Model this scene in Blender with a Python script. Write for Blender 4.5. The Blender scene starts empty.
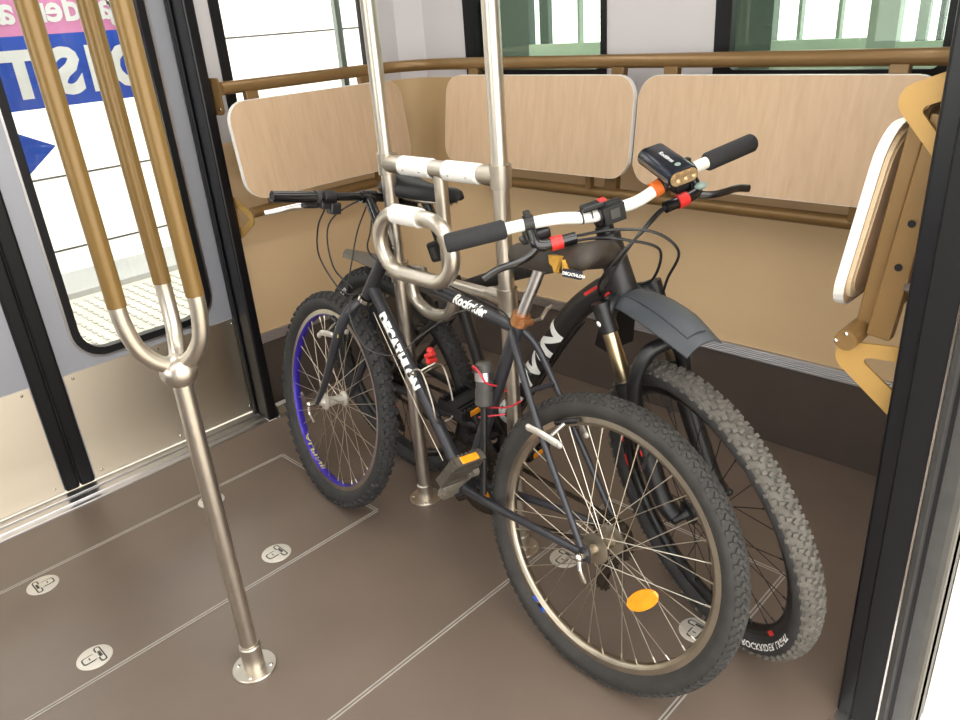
import bpy, bmesh, math, random
from mathutils import Vector, Matrix
random.seed(7)
PI = math.pi
sc = bpy.context.scene
COL = sc.collection

# ------------------------------------------------------------------ camera
cam_d = bpy.data.cameras.new('camera')
cam = bpy.data.objects.new('camera', cam_d)
COL.objects.link(cam)
cam_d.sensor_width = 36.0
cam_d.lens = 765.0 * 36.0 / 960.0
cam_d.clip_start = 0.02
cam_d.clip_end = 100
yaw, pit, rol = -0.79779, -0.42533, -0.07552
fv = Vector((math.sin(yaw) * math.cos(pit), math.cos(yaw) * math.cos(pit), math.sin(pit)))
rv = Vector((math.cos(yaw), -math.sin(yaw), 0))
uv = rv.cross(fv)
rr = rv * math.cos(rol) + uv * math.sin(rol)
uu = -rv * math.sin(rol) + uv * math.cos(rol)
mw = Matrix((rr, uu, -fv)).transposed().to_4x4()
mw.translation = Vector((1.392, -2.22, 1.378))
cam.matrix_world = mw
sc.camera = cam

# ------------------------------------------------------------------ world, exposure, lights
world = bpy.data.worlds.new('world')
sc.world = world
world.use_nodes = True
bg = world.node_tree.nodes['Background']
bg.inputs[0].default_value = (1.0, 0.985, 0.95, 1)
bg.inputs[1].default_value = 4.4
sc.view_settings.view_transform = 'Standard'
sc.view_settings.look = 'None'
sc.view_settings.gamma = 1
sc.view_settings.use_curve_mapping = False
sc.view_settings.exposure = 0.0
LAMP_STRENGTH = 14.0


# ------------------------------------------------------------------ materials
def new_mat(name):
    m = bpy.data.materials.new(name)
    m.use_nodes = True
    nt = m.node_tree
    return m, nt, nt.nodes['Principled BSDF']


def lin(c):
    return tuple(((v / 255.0) / 12.92 if v <= 10.3 else ((v / 255.0 + .055) / 1.055) ** 2.4) for v in c)


def mat(name, rgb, rough=.5, metal=0.0, var=.0, scale=8.0, bump=0.0, bscale=60.0, stretch=None, coat=0.0, spec=.5):
    """procedural principled material; rgb in sRGB 0-255; var = colour variation; bump = fine relief"""
    m, nt, b = new_mat(name)
    c = lin(rgb)
    b.inputs['Roughness'].default_value = rough
    b.inputs['Metallic'].default_value = metal
    b.inputs['Coat Weight'].default_value = coat
    b.inputs['Specular IOR Level'].default_value = spec
    N = nt.nodes
    L = nt.links
    tc = N.new('ShaderNodeTexCoord')
    mp = N.new('ShaderNodeMapping')
    L.new(tc.outputs['Object'], mp.inputs['Vector'])
    if stretch:
        mp.inputs['Scale'].default_value = stretch
    nz = N.new('ShaderNodeTexNoise')
    nz.inputs['Scale'].default_value = scale
    nz.inputs['Detail'].default_value = 5
    L.new(mp.outputs[0], nz.inputs['Vector'])
    rp = N.new('ShaderNodeValToRGB')
    rp.color_ramp.elements[0].position = .3
    rp.color_ramp.elements[1].position = .7
    rp.color_ramp.elements[0].color = (*[max(0, v * (1 - var)) for v in c], 1)
    rp.color_ramp.elements[1].color = (*[min(1, v * (1 + var)) for v in c], 1)
    L.new(nz.outputs['Fac'], rp.inputs['Fac'])
    L.new(rp.outputs['Color'], b.inputs['Base Color'])
    if bump:
        n2 = N.new('ShaderNodeTexNoise')
        n2.inputs['Scale'].default_value = bscale
        n2.inputs['Detail'].default_value = 3
        L.new(mp.outputs[0], n2.inputs['Vector'])
        bp = N.new('ShaderNodeBump')
        bp.inputs['Strength'].default_value = bump
        bp.inputs['Distance'].default_value = .002
        L.new(n2.outputs['Fac'], bp.inputs['Height'])
        L.new(bp.outputs['Normal'], b.inputs['Normal'])
    return m


def mat_wood():
    m, nt, b = new_mat('pale_beech')
    N, L = nt.nodes, nt.links
    tc = N.new('ShaderNodeTexCoord')
    mp = N.new('ShaderNodeMapping')
    mp.inputs['Scale'].default_value = (26, 26, 1.6)
    L.new(tc.outputs['Object'], mp.inputs['Vector'])
    nz = N.new('ShaderNodeTexNoise')
    nz.inputs['Scale'].default_value = 2.2
    nz.inputs['Detail'].default_value = 6
    nz.inputs['Distortion'].default_value = .6
    L.new(mp.outputs[0], nz.inputs['Vector'])
    rp = N.new('ShaderNodeValToRGB')
    e = rp.color_ramp.elements
    e[0].position, e[1].position = .3, .72
    e[0].color = (*lin((188, 160, 130)), 1)
    e[1].color = (*lin((199, 171, 142)), 1)
    L.new(nz.outputs['Fac'], rp.inputs['Fac'])
    L.new(rp.outputs['Color'], b.inputs['Base Color'])
    b.inputs['Roughness'].default_value = .42
    return m


def mat_ribbed(name, rgb, rough, freq, axis='Z', strength=.35, metal=1.0):
    m, nt, b = new_mat(name)
    N, L = nt.nodes, nt.links
    b.inputs['Base Color'].default_value = (*lin(rgb), 1)
    b.inputs['Metallic'].default_value = metal
    b.inputs['Roughness'].default_value = rough
    tc = N.new('ShaderNodeTexCoord')
    wv = N.new('ShaderNodeTexWave')
    wv.bands_direction = axis
    wv.inputs['Scale'].default_value = freq
    L.new(tc.outputs['Object'], wv.inputs['Vector'])
    bp = N.new('ShaderNodeBump')
    bp.inputs['Strength'].default_value = strength
    bp.inputs['Distance'].default_value = .002
    L.new(wv.outputs['Fac'], bp.inputs['Height'])
    L.new(bp.outputs['Normal'], b.inputs['Normal'])
    return m


def mat_glass(name, tint, refl=.08):
    m = bpy.data.materials.new(name)
    m.use_nodes = True
    nt = m.node_tree
    N, L = nt.nodes, nt.links
    N.clear()
    out = N.new('ShaderNodeOutputMaterial')
    tr = N.new('ShaderNodeBsdfTransparent')
    tr.inputs[0].default_value = (*tint, 1)
    gl = N.new('ShaderNodeBsdfGlossy')
    gl.inputs['Roughness'].default_value = .02
    lw = N.new('ShaderNodeFresnel')
    lw.inputs['IOR'].default_value = 1.45
    mx = N.new('ShaderNodeMixShader')
    L.new(lw.outputs[0], mx.inputs[0])
    L.new(tr.outputs[0], mx.inputs[1])
    L.new(gl.outputs[0], mx.inputs[2])
    L.new(mx.outputs[0], out.inputs[0])
    return m


def mat_emit(name, col, s):
    m, nt, b = new_mat(name)
    b.inputs['Base Color'].default_value = (*col, 1)
    b.inputs['Emission Color'].default_value = (*col, 1)
    b.inputs['Emission Strength'].default_value = s
    return m


M = {}
M['floor'] = mat('floor_vinyl', (104, 91, 81), .36, 0, .10, 2.5, .10, 180, spec=.45)
M['plinth'] = mat('plinth_vinyl', (80, 70, 64), .5, 0, .08, 6, .08, 150)
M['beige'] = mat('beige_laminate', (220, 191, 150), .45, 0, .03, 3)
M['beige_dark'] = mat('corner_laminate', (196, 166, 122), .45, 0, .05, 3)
M['wallgrey'] = mat('wall_grey', (196, 193, 195), .55, 0, .015, 3)
M['doorgrey'] = mat('door_grey', (158, 160, 168), .38, .35, .03, 3)
M['wood'] = mat_wood()
M['white'] = mat('white_plastic', (236, 235, 232), .4, 0, .02, 20)
M['white_paint'] = mat('white_paint', (238, 236, 228), .25, 0, .02, 20, coat=.3)
M['edge'] = mat('white_edging', (228, 226, 222), .4, 0, .02, 20)
M['ply'] = mat('ply_edge', (222, 202, 168), .5, 0, .1, 20, stretch=(1, 1, 30))
M['gold'] = mat('brown_gold_paint', (126, 98, 60), .34, .3, .06, 10)
M['ochre'] = mat('ochre_paint', (172, 136, 76), .4, .1, .05, 10)
M['sleeve'] = mat('ochre_sleeve', (120, 94, 50), .32, .2, .02, 6)
M['steel'] = mat('brushed_steel', (206, 198, 186), .34, 1, .05, 30)
M['steel_dark'] = mat('worn_steel', (186, 177, 164), .38, 1, .08, 40)
M['alu'] = mat('aluminium', (198, 196, 196), .28, 1, .06, 20)
M['chrome'] = mat('chrome', (214, 210, 204), .14, 1, .04, 20)
M['black'] = mat('black_rubber', (13, 13, 15), .45, 0, .1, 20, spec=.3)
M['navy'] = mat('black_navy_paint', (11, 11, 15), .32, 0, .1, 10, spec=.4)
M['seal'] = mat('seal_grey', (62, 61, 60), .4, .1, .1, 30)
M['kick'] = mat_ribbed('kick_plate', (204, 192, 172), .3, 110, 'Z', .25)
M['strip'] = mat_ribbed('strip_alu', (190, 190, 194), .3, 45, 'Z', .9)
M['glass'] = mat_glass('clear_glass', (.97, .99, .98))
M['greenglass'] = mat_glass('green_glass', (.80, .89, .81))
M['tire'] = mat('tire_black', (44, 43, 43), .75, 0, .25, 30, .25, 200)
M['tire_dusty'] = mat('tire_dusty', (84, 80, 74), .85, 0, .28, 40, .3, 200)
M['tire_side'] = mat('tire_side', (44, 42, 40), .75, 0, .25, 30, .25, 200)
M['frame1'] = mat('satin_black_frame', (50, 50, 55), .32, .2, .12, 20)
M['frame2'] = mat('matt_black_frame', (38, 36, 36), .42, .1, .1, 20)
M['bblack'] = mat('bike_black', (22, 22, 24), .38, 0, .1, 30)
M['gloss'] = mat('gloss_black', (18, 18, 20), .18, 0, .1, 30, coat=.4)
M['foam'] = mat('grip_foam', (36, 36, 38), .8, 0, .15, 80, .3, 400)
M['rimsilver'] = mat('rim_silver', (176, 166, 150), .34, 1, .1, 30)
M['rimblack'] = mat('rim_black', (18, 18, 19), .3, 0, .1, 30)
M['spoke'] = mat('spoke_steel', (200, 192, 178), .3, 1, .05, 30)
M['spokeblack'] = mat('spoke_black', (26, 25, 25), .4, .4, .05, 30)
M['red'] = mat('red_paint', (200, 44, 40), .4, 0, .1, 20)
M['pinkred'] = mat('red_cord', (196, 50, 62), .5, 0, .1, 20)
M['orange'] = mat('orange_rubber', (220, 110, 40), .5, 0, .08, 20)
M['amber'] = mat('amber_reflector', (236, 150, 30), .15, 0, .12, 60, coat=.5)
M['copper'] = mat('copper_clamp', (176, 120, 76), .35, .7, .1, 30)
M['greyfender'] = mat('grey_fender', (60, 64, 69), .45, 0, .05, 12)
M['drive'] = mat('greasy_metal', (62, 54, 46), .5, .7, .3, 60)
M['saddle'] = mat('saddle_vinyl', (50, 43, 36), .6, 0, .2, 30, .2, 100)
M['saddle2'] = mat('saddle_black', (34, 34, 36), .5, 0, .15, 30, .1, 100)
M['foamyellow'] = mat('foam_yellow', (200, 152, 60), .9, 0, .15, 60, .3, 200)
M['paper'] = mat('white_print', (238, 238, 236), .5, 0, .01, 10)
M['greycap'] = mat('grey_plastic', (66, 64, 62), .5, 0, .1, 40)
M['stanchion'] = mat('gold_stanchion', (206, 186, 150), .28, 1, .06, 20)
M['pedal'] = mat('dusty_pedal', (74, 68, 60), .6, .2, .25, 60)
M['signblue'] = mat('sign_blue', (28, 78, 190), .5, 0, .02, 3)
M['signpink'] = mat('sign_pink', (226, 142, 190), .5, 0, .02, 3)
M['outwall'] = mat('outside_white_wall', (236, 232, 222), .7, 0, .03, 1.2)
M['outgrey'] = mat('outside_step', (150, 150, 148), .7, 0, .06, 3)
M['outfloor'] = mat('outside_paving', (190, 180, 160), .8, 0, .08, 4)
M['joint'] = mat('dark_joint', (60, 58, 56), .7, 0, .05, 10)
M['carwall'] = mat('carriage_dark_green', (140, 148, 142), .5, .1, .1, 3)
M['lampmat'] = mat_emit('lamp_diffuser', (1, .97, .92), LAMP_STRENGTH)
M['ceil'] = mat('ceiling_white', (225, 224, 222), .6, 0, .02, 3)
M['lens'] = mat('led_lens', (196, 170, 130), .12, .6, .2, 200, coat=.5)
M['rimpurple'] = mat('rim_blue', (62, 48, 168), .3, .3, .1, 30)
M['yellowprint'] = mat('yellow_print', (212, 206, 110), .5, 0, .02, 10)
M['blueprint'] = mat('blue_print', (58, 92, 190), .4, 0, .02, 10)
M['darkprint'] = mat('dark_print', (24, 26, 40), .5, 0, .02, 10)
M['seam'] = mat('seam_metal', (166, 160, 152), .5, .2, .08, 30)
M['disc'] = mat('disc_metal', (204, 198, 188), .45, .45, .05, 30)
M['hint'] = mat('pale_blue_plastic', (128, 146, 140), .4, 0, .02, 10)


# ------------------------------------------------------------------ mesh helpers
def V(*a):
    return Vector(a)


def smooth_path(pts, n=8):
    """Catmull-Rom through pts"""
    P = [Vector(p) for p in pts]
    if len(P) < 3:
        return P
    out = []
    Q = [P[0] * 2 - P[1]] + P + [P[-1] * 2 - P[-2]]
    for i in range(1, len(Q) - 2):
        for k in range(n):
            t = k / n
            a, b, c, d = Q[i - 1], Q[i], Q[i + 1], Q[i + 2]
            out.append(.5 * ((2 * b) + (c - a) * t + (2 * a - 5 * b + 4 * c - d) * t * t + (3 * b - a - 3 * c + d) * t ** 3))
    out.append(P[-1])
    return out


class MB:
    def __init__(self):
        self.v = []
        self.f = []
        self.m = []
        self.cur = 0

    def add(self, vs, fs):
        o = len(self.v)
        self.v += [tuple(p) for p in vs]
        for f in fs:
            self.f.append(tuple(i + o for i in f))
            self.m.append(self.cur)
        return self

    def box(self, c, s, R=None):
        c = Vector(c)
        hx, hy, hz = s[0] / 2, s[1] / 2, s[2] / 2
        vs = []
        for z in (-hz, hz):
            for x, y in ((-hx, -hy), (hx, -hy), (hx, hy), (-hx, hy)):
                p = Vector((x, y, z))
                vs.append(c + (R @ p if R else p))
        return self.add(vs, [(3, 2, 1, 0), (4, 5, 6, 7), (0, 1, 5, 4), (1, 2, 6, 5), (2, 3, 7, 6), (3, 0, 4, 7)])

    def b2(self, a, b):
        return self.box([(a[i] + b[i]) / 2 for i in range(3)], [abs(b[i] - a[i]) for i in range(3)])

    def tube(self, pts, r, n=12, cap=True, closed=False, flat=None):
        """sweep a circle (or ellipse: flat=(ra,rb,upvector)) along pts; r number or list"""
        P = [Vector(p) for p in pts]
        k = len(P)
        rs = r if isinstance(r, (list, tuple)) else [r] * k
        T = []
        for i in range(k):
            if closed:
                t = P[(i + 1) % k] - P[i - 1]
            else:
                t = P[min(i + 1, k - 1)] - P[max(i - 1, 0)]
            T.append(t.normalized())
        up = Vector(flat[2]) if flat else (Vector((0, 0, 1)) if abs(T[0].z) < .9 else Vector((1, 0, 0)))
        nrm = (up - T[0] * up.dot(T[0])).normalized()
        vs = []
        for i in range(k):
            if i and not flat:
                nrm = (nrm - T[i] * nrm.dot(T[i])).normalized()
            elif flat:
                nrm = (up - T[i] * up.dot(T[i])).normalized()
            b = T[i].cross(nrm)
            for j in range(n):
                a = 2 * PI * j / n
                if flat:
                    vs.append(P[i] + nrm * math.cos(a) * flat[0] * rs[i] + b * math.sin(a) * flat[1] * rs[i])
                else:
                    vs.append(P[i] + (nrm * math.cos(a) + b * math.sin(a)) * rs[i])
        fs = []
        for i in range(k if closed else k - 1):
            i2 = (i + 1) % k
            for j in range(n):
                j2 = (j + 1) % n
                fs.append((i * n + j, i * n + j2, i2 * n + j2, i2 * n + j))
        if cap and not closed:
            fs.append(tuple(range(n - 1, -1, -1)))
            fs.append(tuple((k - 1) * n + j for j in range(n)))
        return self.add(vs, fs)

    def cyl(self, a, b, r, n=16, r2=None):
        return self.tube([a, b], [r, r if r2 is None else r2], n)

    def lathe(self, prof, n=48, axis='Y', closed=True, origin=(0, 0, 0)):
        """prof: list of (axial, radius); revolve"""
        o = Vector(origin)
        vs = []
        k = len(prof)
        for i in range(n):
            a = 2 * PI * i / n
            c, s = math.cos(a), math.sin(a)
            for h, r in prof:
                if axis == 'Y':
                    p = (r * c, h, r * s)
                elif axis == 'Z':
                    p = (r * c, r * s, h)
                else:
                    p = (h, r * c, r * s)
                vs.append(o + Vector(p))
        fs = []
        for i in range(n):
            i2 = (i + 1) % n
            for j in range(k if closed else k - 1):
                j2 = (j + 1) % k
                fs.append((i * k + j, i2 * k + j, i2 * k + j2, i * k + j2))
        return self.add(vs, fs)

    def prism(self, poly, fn, d0, d1):
        """poly 2D list; fn(u,v,d)->Vector; extruded between d0 and d1"""
        k = len(poly)
        vs = [fn(u, v, d0) for u, v in poly] + [fn(u, v, d1) for u, v in poly]
        fs = [tuple(range(k - 1, -1, -1)), tuple(range(k, 2 * k))]
        for i in range(k):
            j = (i + 1) % k
            fs.append((i, j, k + j, k + i))
        return self.add(vs, fs)

    def ring_prism(self, outer, inner, fn, d0, d1):
        k = len(outer)
        vs = []
        for d in (d0, d1):
            vs += [fn(u, v, d) for u, v in outer] + [fn(u, v, d) for u, v in inner]
        fs = []
        for i in range(k):
            j = (i + 1) % k
            fs += [(i, k + i, k + j, j), (2 * k + i, 2 * k + j, 3 * k + j, 3 * k + i),
                   (i, j, 2 * k + j, 2 * k + i), (k + i, 3 * k + i, 3 * k + j, k + j)]
        return self.add(vs, fs)

    def sphere(self, c, r, sx=1, sy=1, sz=1, nu=16, nv=10):
        c = Vector(c)
        vs = [c + Vector((0, 0, r * sz))]
        for i in range(1, nv):
            t = PI * i / nv
            for j in range(nu):
                a = 2 * PI * j / nu
                vs.append(c + Vector((r * sx * math.sin(t) * math.cos(a), r * sy * math.sin(t) * math.sin(a), r * sz * math.cos(t))))
        vs.append(c - Vector((0, 0, r * sz)))
        fs = [(0, 1 + j, 1 + (j + 1) % nu) for j in range(nu)]
        for i in range(nv - 2):
            for j in range(nu):
                a = 1 + i * nu + j
                b = 1 + i * nu + (j + 1) % nu
                fs.append((a, a + nu, b + nu, b))
        e = len(vs) - 1
        o = 1 + (nv - 2) * nu
        fs += [(o + j, e, o + (j + 1) % nu) for j in range(nu)]
        return self.add(vs, fs)

    def mesh(self, name, mats, smooth=True, angle=35):
        me = bpy.data.meshes.new(name)
        me.from_pydata(self.v, [], self.f)
        for m in (mats if isinstance(mats, (list, tuple)) else [mats]):
            me.materials.append(m)
        bm = bmesh.new()
        bm.from_mesh(me)
        for i, f in enumerate(bm.faces):
            if i < len(self.m):
                f.material_index = self.m[i]
            f.smooth = smooth
        bmesh.ops.recalc_face_normals(bm, faces=bm.faces)
        if smooth:
            lim = math.radians(angle)
            for e in bm.edges:
                if len(e.link_faces) == 2 and e.calc_face_angle(0) > lim:
                    e.smooth = False
        bm.to_mesh(me)
        bm.free()
        return me

    def build(self, name, mats, parent=None, smooth=True, angle=35, mtx=None, label=None, bevel=0):
        me = self.mesh(name, mats, smooth, angle)
        return link(name, me, parent, mtx, label, bevel)


def link(name, me, parent=None, mtx=None, label=None, bevel=0):
    o = bpy.data.objects.new(name, me)
    COL.objects.link(o)
    if parent:
        o.parent = parent
    if mtx is not None:
        o.matrix_local = mtx
    if label:
        o['label'] = label
    if bevel:
        b = o.modifiers.new('bevel', 'BEVEL')
        b.width = bevel
        b.segments = 2
        b.limit_method = 'ANGLE'
    return o


def tag(o, label, cat, group=None, kind=None):
    o['label'] = label
    o['category'] = cat
    if group:
        o['group'] = group
    if kind:
        o['kind'] = kind
    return o


def thing(name, label, cat, loc=(0, 0, 0), group=None, mtx=None):
    e = bpy.data.objects.new(name, None)
    e.empty_display_size = .1
    COL.objects.link(e)
    if mtx is not None:
        e.matrix_world = mtx
    else:
        e.location = loc
    return tag(e, label, cat, group)


def rel(mb, parent_loc):
    """shift world-space vertices into a parent at parent_loc (no rotation)"""
    l = Vector(parent_loc)
    mb.v = [tuple(Vector(p) - l) for p in mb.v]
    return mb


_dg = None


def text_polys(s, size, bold=.0, shear=0.0):
    """returns list of (verts2d, faces) from the built-in font, origin at left baseline"""
    cu = bpy.data.curves.new('txt', 'FONT')
    cu.body = s
    cu.size = size
    cu.offset = bold
    cu.shear = shear
    cu.resolution_u = 3
    o = bpy.data.objects.new('txt', cu)
    COL.objects.link(o)
    bpy.context.view_layer.update()
    dg = bpy.context.evaluated_depsgraph_get()
    me = bpy.data.meshes.new_from_object(o.evaluated_get(dg))
    vs = [(v.co.x, v.co.y) for v in me.vertices]
    fs = [tuple(p.vertices) for p in me.polygons]
    bpy.data.objects.remove(o)
    bpy.data.meshes.remove(me)
    bpy.data.curves.remove(cu)
    return vs, fs


def text_on(name, s, fn, m, parent, size, bold=0, shear=0, mtx=None):
    """fn(u,v)->Vector places flat text on a surface"""
    vs, fs = text_polys(s, size, bold, shear)
    mb = MB()
    mb.add([fn(u, v) for u, v in vs], fs)
    return mb.build(name, m, parent, smooth=False, mtx=mtx)


def rrect(x0, y0, x1, y1, r, n=6):
    pts = []
    rs = r if isinstance(r, (list, tuple)) else [r] * 4
    for (cx, cy, a0, q) in ((x1 - rs[0], y0 + rs[0], -90, rs[0]), (x1 - rs[1], y1 - rs[1], 0, rs[1]),
                            (x0 + rs[2], y1 - rs[2], 90, rs[2]), (x0 + rs[3], y0 + rs[3], 180, rs[3])):
        for i in range(n + 1):
            a = math.radians(a0 + 90 * i / n)
            pts.append((cx + q * math.cos(a), cy + q * math.sin(a)))
    return pts


# ------------------------------------------------------------------ setting: floor, walls, ceiling
W = 1.137          # inner half width of the carriage
ZC = 2.12
YB = -4.4          # carriage goes on behind the camera
fb = MB()
fb.b2((-1.06, YB, -.06), (1.06, -.95, 0))
fb.b2((-W - .05, -.95, -.06), (W + .05, .05, 0))
floor = tag(fb.build('floor', M['floor'], smooth=False), 'brown grey vinyl floor with thin double metal seams', 'floor', kind='structure')
# metal seams (double lines) running along the carriage, with closed ends near the end wall
def seam(x0, y0, x1, y1):
    d = Vector((x1 - x0, y1 - y0, 0))
    n = Vector((-d.y, d.x, 0)).normalized()
    for s in (-.0042, .0042):
        mb = MB()
        a = Vector((x0, y0, .0004)) + n * s
        b = Vector((x1, y1, .0004)) + n * s
        t = n * .0019
        mb.add([a - t, b - t, b + t, a + t, *(p + Vector((0, 0, .0012)) for p in (a - t, b - t, b + t, a + t))],
               [(3, 2, 1, 0), (4, 5, 6, 7), (0, 1, 5, 4), (1, 2, 6, 5), (2, 3, 7, 6), (3, 0, 4, 7)])
        mb.build('floor_seam', M['seam'], floor, smooth=False)
for xs, ye in ((-.8, -1.094), (-.267, -1.094), (.262, -.604), (.801, -.604)):
    seam(xs, YB + .3, xs, ye)
seam(-.8, -1.094, -.267, -1.094)
seam(.262, -.604, .801, -.604)

def arc_path(off, y_start_l=-.946, y_start_r=-.9, R=.16, n=10):
    """plan path along left wall, rounded corner, end wall, rounded corner, right wall, inset by off"""
    x = W - off
    y = -off
    r = max(R - off, .02)
    p = [(-x, y_start_l)]
    for i in range(n + 1):
        a = PI - (PI / 2) * i / n
        p.append((-x + r + r * math.cos(a), y - r + r * math.sin(a)))
    for i in range(n + 1):
        a = PI / 2 - (PI / 2) * i / n
        p.append((x - r + r * math.cos(a), y - r + r * math.sin(a)))
    p.append((x, y_start_r))
    return p

def band(path, z0, z1, t0, t1, name, m, parent=None, kind=None):
    """wall band that follows a plan path between heights z0 and z1; thickness outward from t0 to t1"""
    mb = MB()
    k = len(path)
    P = [Vector((a, b, 0)) for a, b in path]
    N = []
    for i in range(k):
        t = (P[min(i + 1, k - 1)] - P[max(i - 1, 0)]).normalized()
        N.append(Vector((-t.y, t.x, 0)))        # outward (path runs left wall -> end -> right)
    vs = []
    for i in range(k):
        for o, z in ((t0, z0), (t0, z1), (t1, z1), (t1, z0)):
            vs.append(P[i] + N[i] * o + Vector((0, 0, z)))
    fs = []
    for i in range(k - 1):
        for j in range(4):
            j2 = (j + 1) % 4
            fs.append((i * 4 + j, (i + 1) * 4 + j, (i + 1) * 4 + j2, i * 4 + j2))
    fs += [(0, 1, 2, 3), tuple((k - 1) * 4 + j for j in (3, 2, 1, 0))]
    mb.add(vs, fs)
    return mb.build(name, m, parent, smooth=True, angle=30)

full = arc_path(0)
nL = 2
pl, pe, pr_ = full[:2], full[1:-1], full[-2:]
def wall_set(name, path, label):
    w = band(path, .0, .285, -.004, .05, name, M['plinth'])
    tag(w, label, 'wall', kind='structure')
    band(path, .323, 1.03 if 'end' not in name else 1.10, 0, .05, 'wainscot_panel', M['beige'], w)
    s = band(path, .285, .323, -.012, .05, 'aluminium_strip', M['strip'], w)
    return w
wall_l = wall_set('wall_left', pl, 'left wall of beige panelling above a dark plinth beyond the door')
wall_e = wall_set('wall_end', pe, 'end wall of beige panelling with rounded corners and dark plinth')
wall_r = wall_set('wall_right', pr_, 'right wall panelling behind the edge-on folded seat')
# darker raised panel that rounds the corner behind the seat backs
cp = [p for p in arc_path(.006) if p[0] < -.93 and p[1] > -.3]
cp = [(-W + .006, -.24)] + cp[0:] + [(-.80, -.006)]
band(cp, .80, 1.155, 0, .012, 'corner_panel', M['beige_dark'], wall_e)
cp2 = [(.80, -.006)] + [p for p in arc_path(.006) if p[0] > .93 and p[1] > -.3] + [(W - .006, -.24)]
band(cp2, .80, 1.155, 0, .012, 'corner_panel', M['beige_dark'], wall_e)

# upper walls with window openings (pieces around the openings)
def upper_left(sx, wall, y0):
    X0, X1 = sx * W, sx * (W + .05)
    def pc(ya, yb, za, zb, mm='wallgrey'):
        mb = MB()
        mb.b2((X0, ya, za), (X1, yb, zb))
        mb.build('upper_panel', M[mm], wall, smooth=False)
    pc(y0, -.86, 1.03, ZC)
    pc(-.22, -.08, 1.03, ZC)
    pc(-.86, -.22, 1.03, 1.085)
    pc(-.86, -.22, 1.92, ZC)
    # slanted piece to the end wall
    mb = MB()
    mb.add([V(sx * W, -.08, 1.03), V(sx * 1.06, 0, 1.03), V(sx * 1.06, .05, 1.03), V(sx * (W + .05), -.08, 1.03),
            V(sx * W, -.08, ZC), V(sx * 1.06, 0, ZC), V(sx * 1.06, .05, ZC), V(sx * (W + .05), -.08, ZC)],
           [(3, 2, 1, 0), (4, 5, 6, 7), (0, 1, 5, 4), (1, 2, 6, 5), (2, 3, 7, 6), (3, 0, 4, 7)])
    mb.build('upper_panel', M['wallgrey'], wall, smooth=False)
upper_left(-1, wall_l, -.946)
upper_left(1, wall_r, -.9)
for xa, xb, za, zb in ((-1.06, -.825, 1.10, ZC), (-.185, .205, 1.10, ZC), (.83, 1.06, 1.10, ZC),
                       (-.825, -.185, 1.10, 1.125), (.205, .83, 1.10, 1.125), (-.825, -.185, 1.92, ZC), (.205, .83, 1.92, ZC)):
    mb = MB()
    mb.b2((xa, 0, za), (xb, .05, zb))
    mb.build('upper_panel', M['wallgrey'], wall_e, smooth=False)

def window(name, fn, u0, u1, v0, v1, fw, fw2, gm, label, mullion=None):
    """fn(u,v,d) maps; black frame + glass"""
    mb = MB()
    o = rrect(u0, v0, u1, v1, .02)
    i = rrect(u0 + fw, v0 + fw, u1 - fw2, v1 - fw, .02)
    mb.ring_prism(o, i, fn, -.006, .03)
    w = tag(mb.build(name, M['black'], smooth=False), label, 'window', kind='structure')
    g = MB()
    g.prism(rrect(u0 + fw * .5, v0 + fw * .5, u1 - fw2 * .5, v1 - fw * .5, .02), fn, .012, .017)
    g.build('pane', gm, w, smooth=False)
    if mullion:
        b = MB()
        b.prism([(mullion - .012, v0 + fw), (mullion + .012, v0 + fw), (mullion + .012, v1 - fw), (mullion - .012, v1 - fw)], fn, .018, .04)
        b.build('mullion', M['carwall'], w, smooth=False)
    return w
window('window_1', lambda u, v, d: V(-W - d, u, v), -.86, -.22, 1.085, 1.92, .036, .02, M['glass'], 'side window above the seat beside the left door', mullion=-.335)
window('window_2', lambda u, v, d: V(u, d, v), -.83, -.183, 1.125, 1.92, .055, .022, M['greenglass'], 'green tinted end window nearer the left corner')
window('window_3', lambda u, v, d: V(u, d, v), .2, .835, 1.125, 1.92, .05, .03, M['greenglass'], 'green tinted end window nearer the right corner')
window('window_4', lambda u, v, d: V(W + d, u, v), -.86, -.22, 1.085, 1.92, .036, .02, M['glass'], 'side window above the edge-on seat')

# left side behind the door pair and carriage rear (mostly out of view); large openings added to bring frontal daylight onto the end wall
def glazed_wall(name, fn, u0, u1, w0, w1, v0, v1, label):
    """plain wall with one large glazed opening; fn(u,v,d)"""
    mb = MB()
    mb.ring_prism(rrect(u0, 0, u1, ZC, .001, 8), rrect(w0, v0, w1, v1, .06, 8), fn, 0, .05)
    w = tag(mb.build(name, M['wallgrey'], smooth=False), label, 'wall', kind='structure')
    g = MB(); g.prism(rrect(w0, v0, w1, v1, .06, 8), fn, .02, .025); g.build('pane', M['glass'], w, smooth=False)
    g = MB(); g.ring_prism(rrect(w0 - .02, v0 - .02, w1 + .02, v1 + .02, .08, 8), rrect(w0 + .01, v0 + .01, w1 - .01, v1 - .01, .05, 8), fn, -.006, .03); g.build('window_gasket', M['black'], w, smooth=False)
    return w
glazed_wall('wall_left_rear', lambda u, v, d: V(-W - d, u, v), YB, -2.36, -4.1, -2.6, .95, 1.95, 'grey left side wall nearer than the sliding doors')
glazed_wall('wall_right_rear', lambda u, v, d: V(W + d, u, v), YB, -2.5, -4.1, -2.75, .95, 1.95, 'grey right side wall behind the photographer')
glazed_wall('wall_rear', lambda u, v, d: V(u, YB - d, v), -W - .05, W + .05, -.98, .98, .8, 1.98, 'far rear wall of the carriage behind the photographer')
cb = MB(); cb.b2((-W - .05, YB, ZC), (W + .05, .05, ZC + .06))
ceiling = tag(cb.build('ceiling', M['ceil'], smooth=False), 'white carriage ceiling', 'ceiling', kind='structure')
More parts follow.
